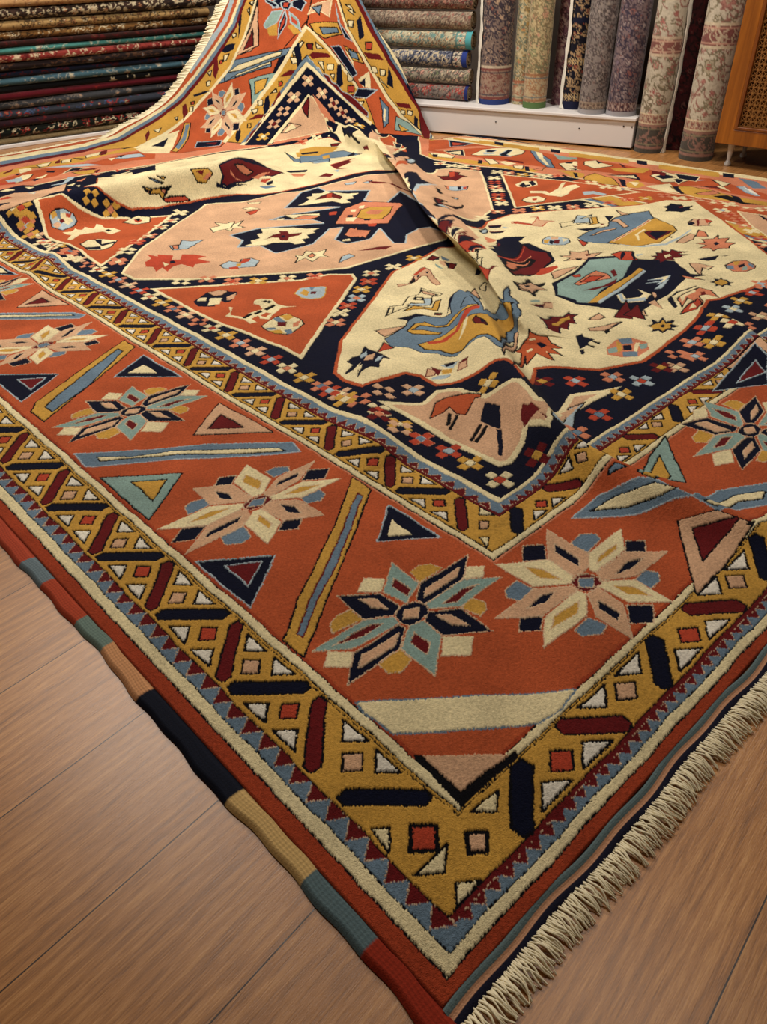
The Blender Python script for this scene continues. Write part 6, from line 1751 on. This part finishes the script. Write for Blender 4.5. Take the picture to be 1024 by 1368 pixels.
# ------------------------------------------------------------------ the room
def floor_mat():
    m, n, l, p = new_mat('oak_planks')
    tc = n.new('ShaderNodeTexCoord'); sx = n.new('ShaderNodeSeparateXYZ')
    mp = n.new('ShaderNodeMapping'); mp.inputs['Rotation'].default_value = (0, 0, -math.radians(48.3)); l.new(tc.outputs['Object'], mp.inputs['Vector']); l.new(mp.outputs[0], sx.inputs[0])
    def math_(op, a, b=None):
        q = n.new('ShaderNodeMath'); q.operation = op
        for i, v in enumerate((a, b)):
            if v is None: continue
            if isinstance(v, (int, float)): q.inputs[i].default_value = v
            else: l.new(v, q.inputs[i])
        return q.outputs[0]
    PW = .238
    yy = math_('DIVIDE', math_('SUBTRACT', sx.outputs['Y'], .671), PW)
    row = math_('FLOOR', yy); fr = math_('SUBTRACT', yy, row)
    wn = n.new('ShaderNodeTexWhiteNoise'); wn.noise_dimensions = '1D'; l.new(row, wn.inputs['W'])
    xx = math_('ADD', math_('DIVIDE', sx.outputs['X'], 1.85), math_('MULTIPLY', wn.outputs['Value'], 3.7))
    col = math_('FLOOR', xx); fx = math_('SUBTRACT', xx, col)
    cb = n.new('ShaderNodeCombineXYZ'); l.new(row, cb.inputs[0]); l.new(col, cb.inputs[1])
    w2 = n.new('ShaderNodeTexWhiteNoise'); w2.noise_dimensions = '2D'; l.new(cb.outputs[0], w2.inputs['Vector'])
    # grain
    off = n.new('ShaderNodeVectorMath'); off.operation = 'SCALE'; l.new(w2.outputs['Color'], off.inputs[0]); off.inputs['Scale'].default_value = 13
    ad = n.new('ShaderNodeVectorMath'); l.new(mp.outputs[0], ad.inputs[0]); l.new(off.outputs[0], ad.inputs[1])
    m2 = n.new('ShaderNodeMapping'); m2.inputs['Scale'].default_value = (2.2, 26, 1); l.new(ad.outputs[0], m2.inputs['Vector'])
    g1 = n.new('ShaderNodeTexNoise'); g1.inputs['Scale'].default_value = 1.4; g1.inputs['Detail'].default_value = 8; g1.inputs['Roughness'].default_value = .62; g1.inputs['Distortion'].default_value = 1.1; l.new(m2.outputs[0], g1.inputs['Vector'])
    m3 = n.new('ShaderNodeMapping'); m3.inputs['Scale'].default_value = (24, 400, 1); l.new(ad.outputs[0], m3.inputs['Vector'])
    g2 = n.new('ShaderNodeTexNoise'); g2.inputs['Scale'].default_value = 1; g2.inputs['Detail'].default_value = 6; g2.inputs['Roughness'].default_value = .68; l.new(m3.outputs[0], g2.inputs['Vector'])
    m4 = n.new('ShaderNodeMapping'); m4.inputs['Scale'].default_value = (1.1, 5.5, 1); l.new(ad.outputs[0], m4.inputs['Vector'])
    g3 = n.new('ShaderNodeTexWave'); g3.wave_type = 'RINGS'; g3.inputs['Scale'].default_value = 3.2; g3.inputs['Distortion'].default_value = 7; g3.inputs['Detail'].default_value = 3; g3.inputs['Detail Scale'].default_value = 1.6; l.new(m4.outputs[0], g3.inputs['Vector'])
    mixg = math_('ADD', math_('MULTIPLY', g1.outputs[0], .38), math_('ADD', math_('MULTIPLY', g2.outputs[0], .54), math_('MULTIPLY', g3.outputs['Fac'], .08)))
    cr = n.new('ShaderNodeValToRGB'); e = cr.color_ramp.elements
    e[0].position = .31; e[0].color = (*lin(112,74,42), 1); e[1].position = .68; e[1].color = (*lin(202,150,92), 1)
    q = cr.color_ramp.elements.new(.5); q.color = (*lin(166,114,62), 1)
    l.new(mixg, cr.inputs[0])
    tint = n.new('ShaderNodeMapRange'); tint.inputs[3].default_value = .86; tint.inputs[4].default_value = 1.12; l.new(w2.outputs['Value'], tint.inputs[0])
    # seams
    s1 = math_('LESS_THAN', math_('MINIMUM', fr, math_('SUBTRACT', 1, fr)), .0046)
    s2 = math_('LESS_THAN', math_('MINIMUM', fx, math_('SUBTRACT', 1, fx)), .0007)
    sm = math_('MAXIMUM', s1, s2)
    mx = n.new('ShaderNodeMix'); mx.data_type = 'RGBA'; mx.blend_type = 'MULTIPLY'; mx.inputs[0].default_value = 1; l.new(cr.outputs[0], mx.inputs[6]); l.new(tint.outputs[0], mx.inputs[7])
    m5 = n.new('ShaderNodeMix'); m5.data_type = 'RGBA'; l.new(sm, m5.inputs[0]); l.new(mx.outputs[2], m5.inputs[6]); m5.inputs[7].default_value = (*lin(44,28,16), 1)
    l.new(m5.outputs[2], p.inputs['Base Color'])
    p.inputs['Coat Weight'].default_value = .35; p.inputs['Coat Roughness'].default_value = .34
    rg = n.new('ShaderNodeMapRange'); rg.inputs[3].default_value = .28; rg.inputs[4].default_value = .44; l.new(g2.outputs[0], rg.inputs[0]); l.new(rg.outputs[0], p.inputs['Roughness'])
    bp = n.new('ShaderNodeBump'); bp.inputs['Strength'].default_value = .32; bp.inputs['Distance'].default_value = .002
    l.new(math_('SUBTRACT', g2.outputs[0], math_('MULTIPLY', sm, 2)), bp.inputs['Height']); l.new(bp.outputs[0], p.inputs['Normal'])
    return m
WALL_SHADE = plain('shade_dark_wall', lin(84, 74, 66), .85, bump=.1, scale=60)  # back walls coloured dark to paint in the shade behind stack and rolls
PLASTER = plain('warm_plaster', lin(168, 158, 144), .8, bump=.1, scale=60)
WB0 = E0+EY*.85; WL0 = L0+LN*1.1
# corner of the two back walls
Mx = np.column_stack([EX, -LE]); tq = np.linalg.solve(Mx, WL0-WB0); KN = WB0+EX*tq[0]
RR = KN+EX*8.0; LL = KN-LE*5.5
FR = np.array([RR[0], -3.0]); FLc = np.array([LL[0], -3.0]); HZ = 2.9
def wall(name, a, b, m=None, h=HZ, t=.1):
    a, b = np.array(a), np.array(b); d = (b-a)/np.linalg.norm(b-a); nn_ = np.array([-d[1], d[0]])*t
    V = [(*a, 0), (*b, 0), (*(b+nn_), 0), (*(a+nn_), 0)]; V += [(x, y, h) for x, y, _ in V]
    F = [(0, 1, 5, 4), (2, 3, 7, 6), (1, 2, 6, 5), (3, 0, 4, 7), (4, 5, 6, 7), (3, 2, 1, 0)]
    o = mesh_obj(name, np.array(V), np.array(F), m or PLASTER, smooth=False); o['kind'] = 'structure'; return o
wall('wall_left', LL, KN, WALL_SHADE); wall('wall_back', KN, RR, WALL_SHADE); wall('wall_right', RR, FR); wall('wall_front', FR, FLc); wall('wall_side', FLc, LL)
pg = [LL, KN, RR, FR, FLc]
def slab(name, z, t, mat):
    V = [(*p, z) for p in pg]+[(*p, z+t) for p in pg]; bm = bmesh.new(); vs = [bm.verts.new(v) for v in V]; n = len(pg)
    bm.faces.new(vs[:n]); bm.faces.new(vs[n:])
    for i in range(n): bm.faces.new((vs[i], vs[(i+1) % n], vs[n+(i+1) % n], vs[n+i]))
    o = bm_obj(name, bm, mat); o['kind'] = 'structure'; return o
slab('floor', -.08, .08, floor_mat()); slab('ceiling', HZ, .08, PLASTER)
# ------------------------------------------------------------------ light and camera
def area(name, loc, target, size, power, col):
    d = bpy.data.lights.new(name, 'AREA'); d.energy = power; d.size = size; d.color = col; d.shape = 'DISK'
    o = bpy.data.objects.new(name, d); COL.objects.link(o); o.location = loc
    o.rotation_euler = (Vector(target)-Vector(loc)).to_track_quat('-Z', 'Y').to_euler(); return o
WARM = (1, .92, .82)
for nm, loc, size, pw in LAMPS:
    area(nm, loc, (loc[0], loc[1]+.001, 0), size, pw, WARM)
w = bpy.data.worlds.new('room_air'); SC.world = w; w.use_nodes = True
w.node_tree.nodes['Background'].inputs[0].default_value = (.5, .45, .4, 1); w.node_tree.nodes['Background'].inputs[1].default_value = .05
cd = bpy.data.cameras.new('camera'); cam = bpy.data.objects.new('camera', cd); COL.objects.link(cam)
cd.sensor_fit = 'VERTICAL'; cd.sensor_height = 36; cd.lens = 36*FPX/1368; cd.clip_start = .05
cp, sp = math.cos(PITCH), math.sin(PITCH)
R = Matrix(((1, 0, 0), (0, sp, -cp), (0, cp, sp))) @ Matrix.Rotation(ROLL, 3, 'Z')
cam.matrix_world = Matrix.Translation((0, 0, CAM_H)) @ R.to_4x4()
SC.camera = cam
vs = SC.view_settings; vs.view_transform = 'Standard'; vs.look = 'None'; vs.gamma = 1; vs.exposure = EXPOSURE
SC.cycles.max_bounces = 6; SC.cycles.diffuse_bounces = 3
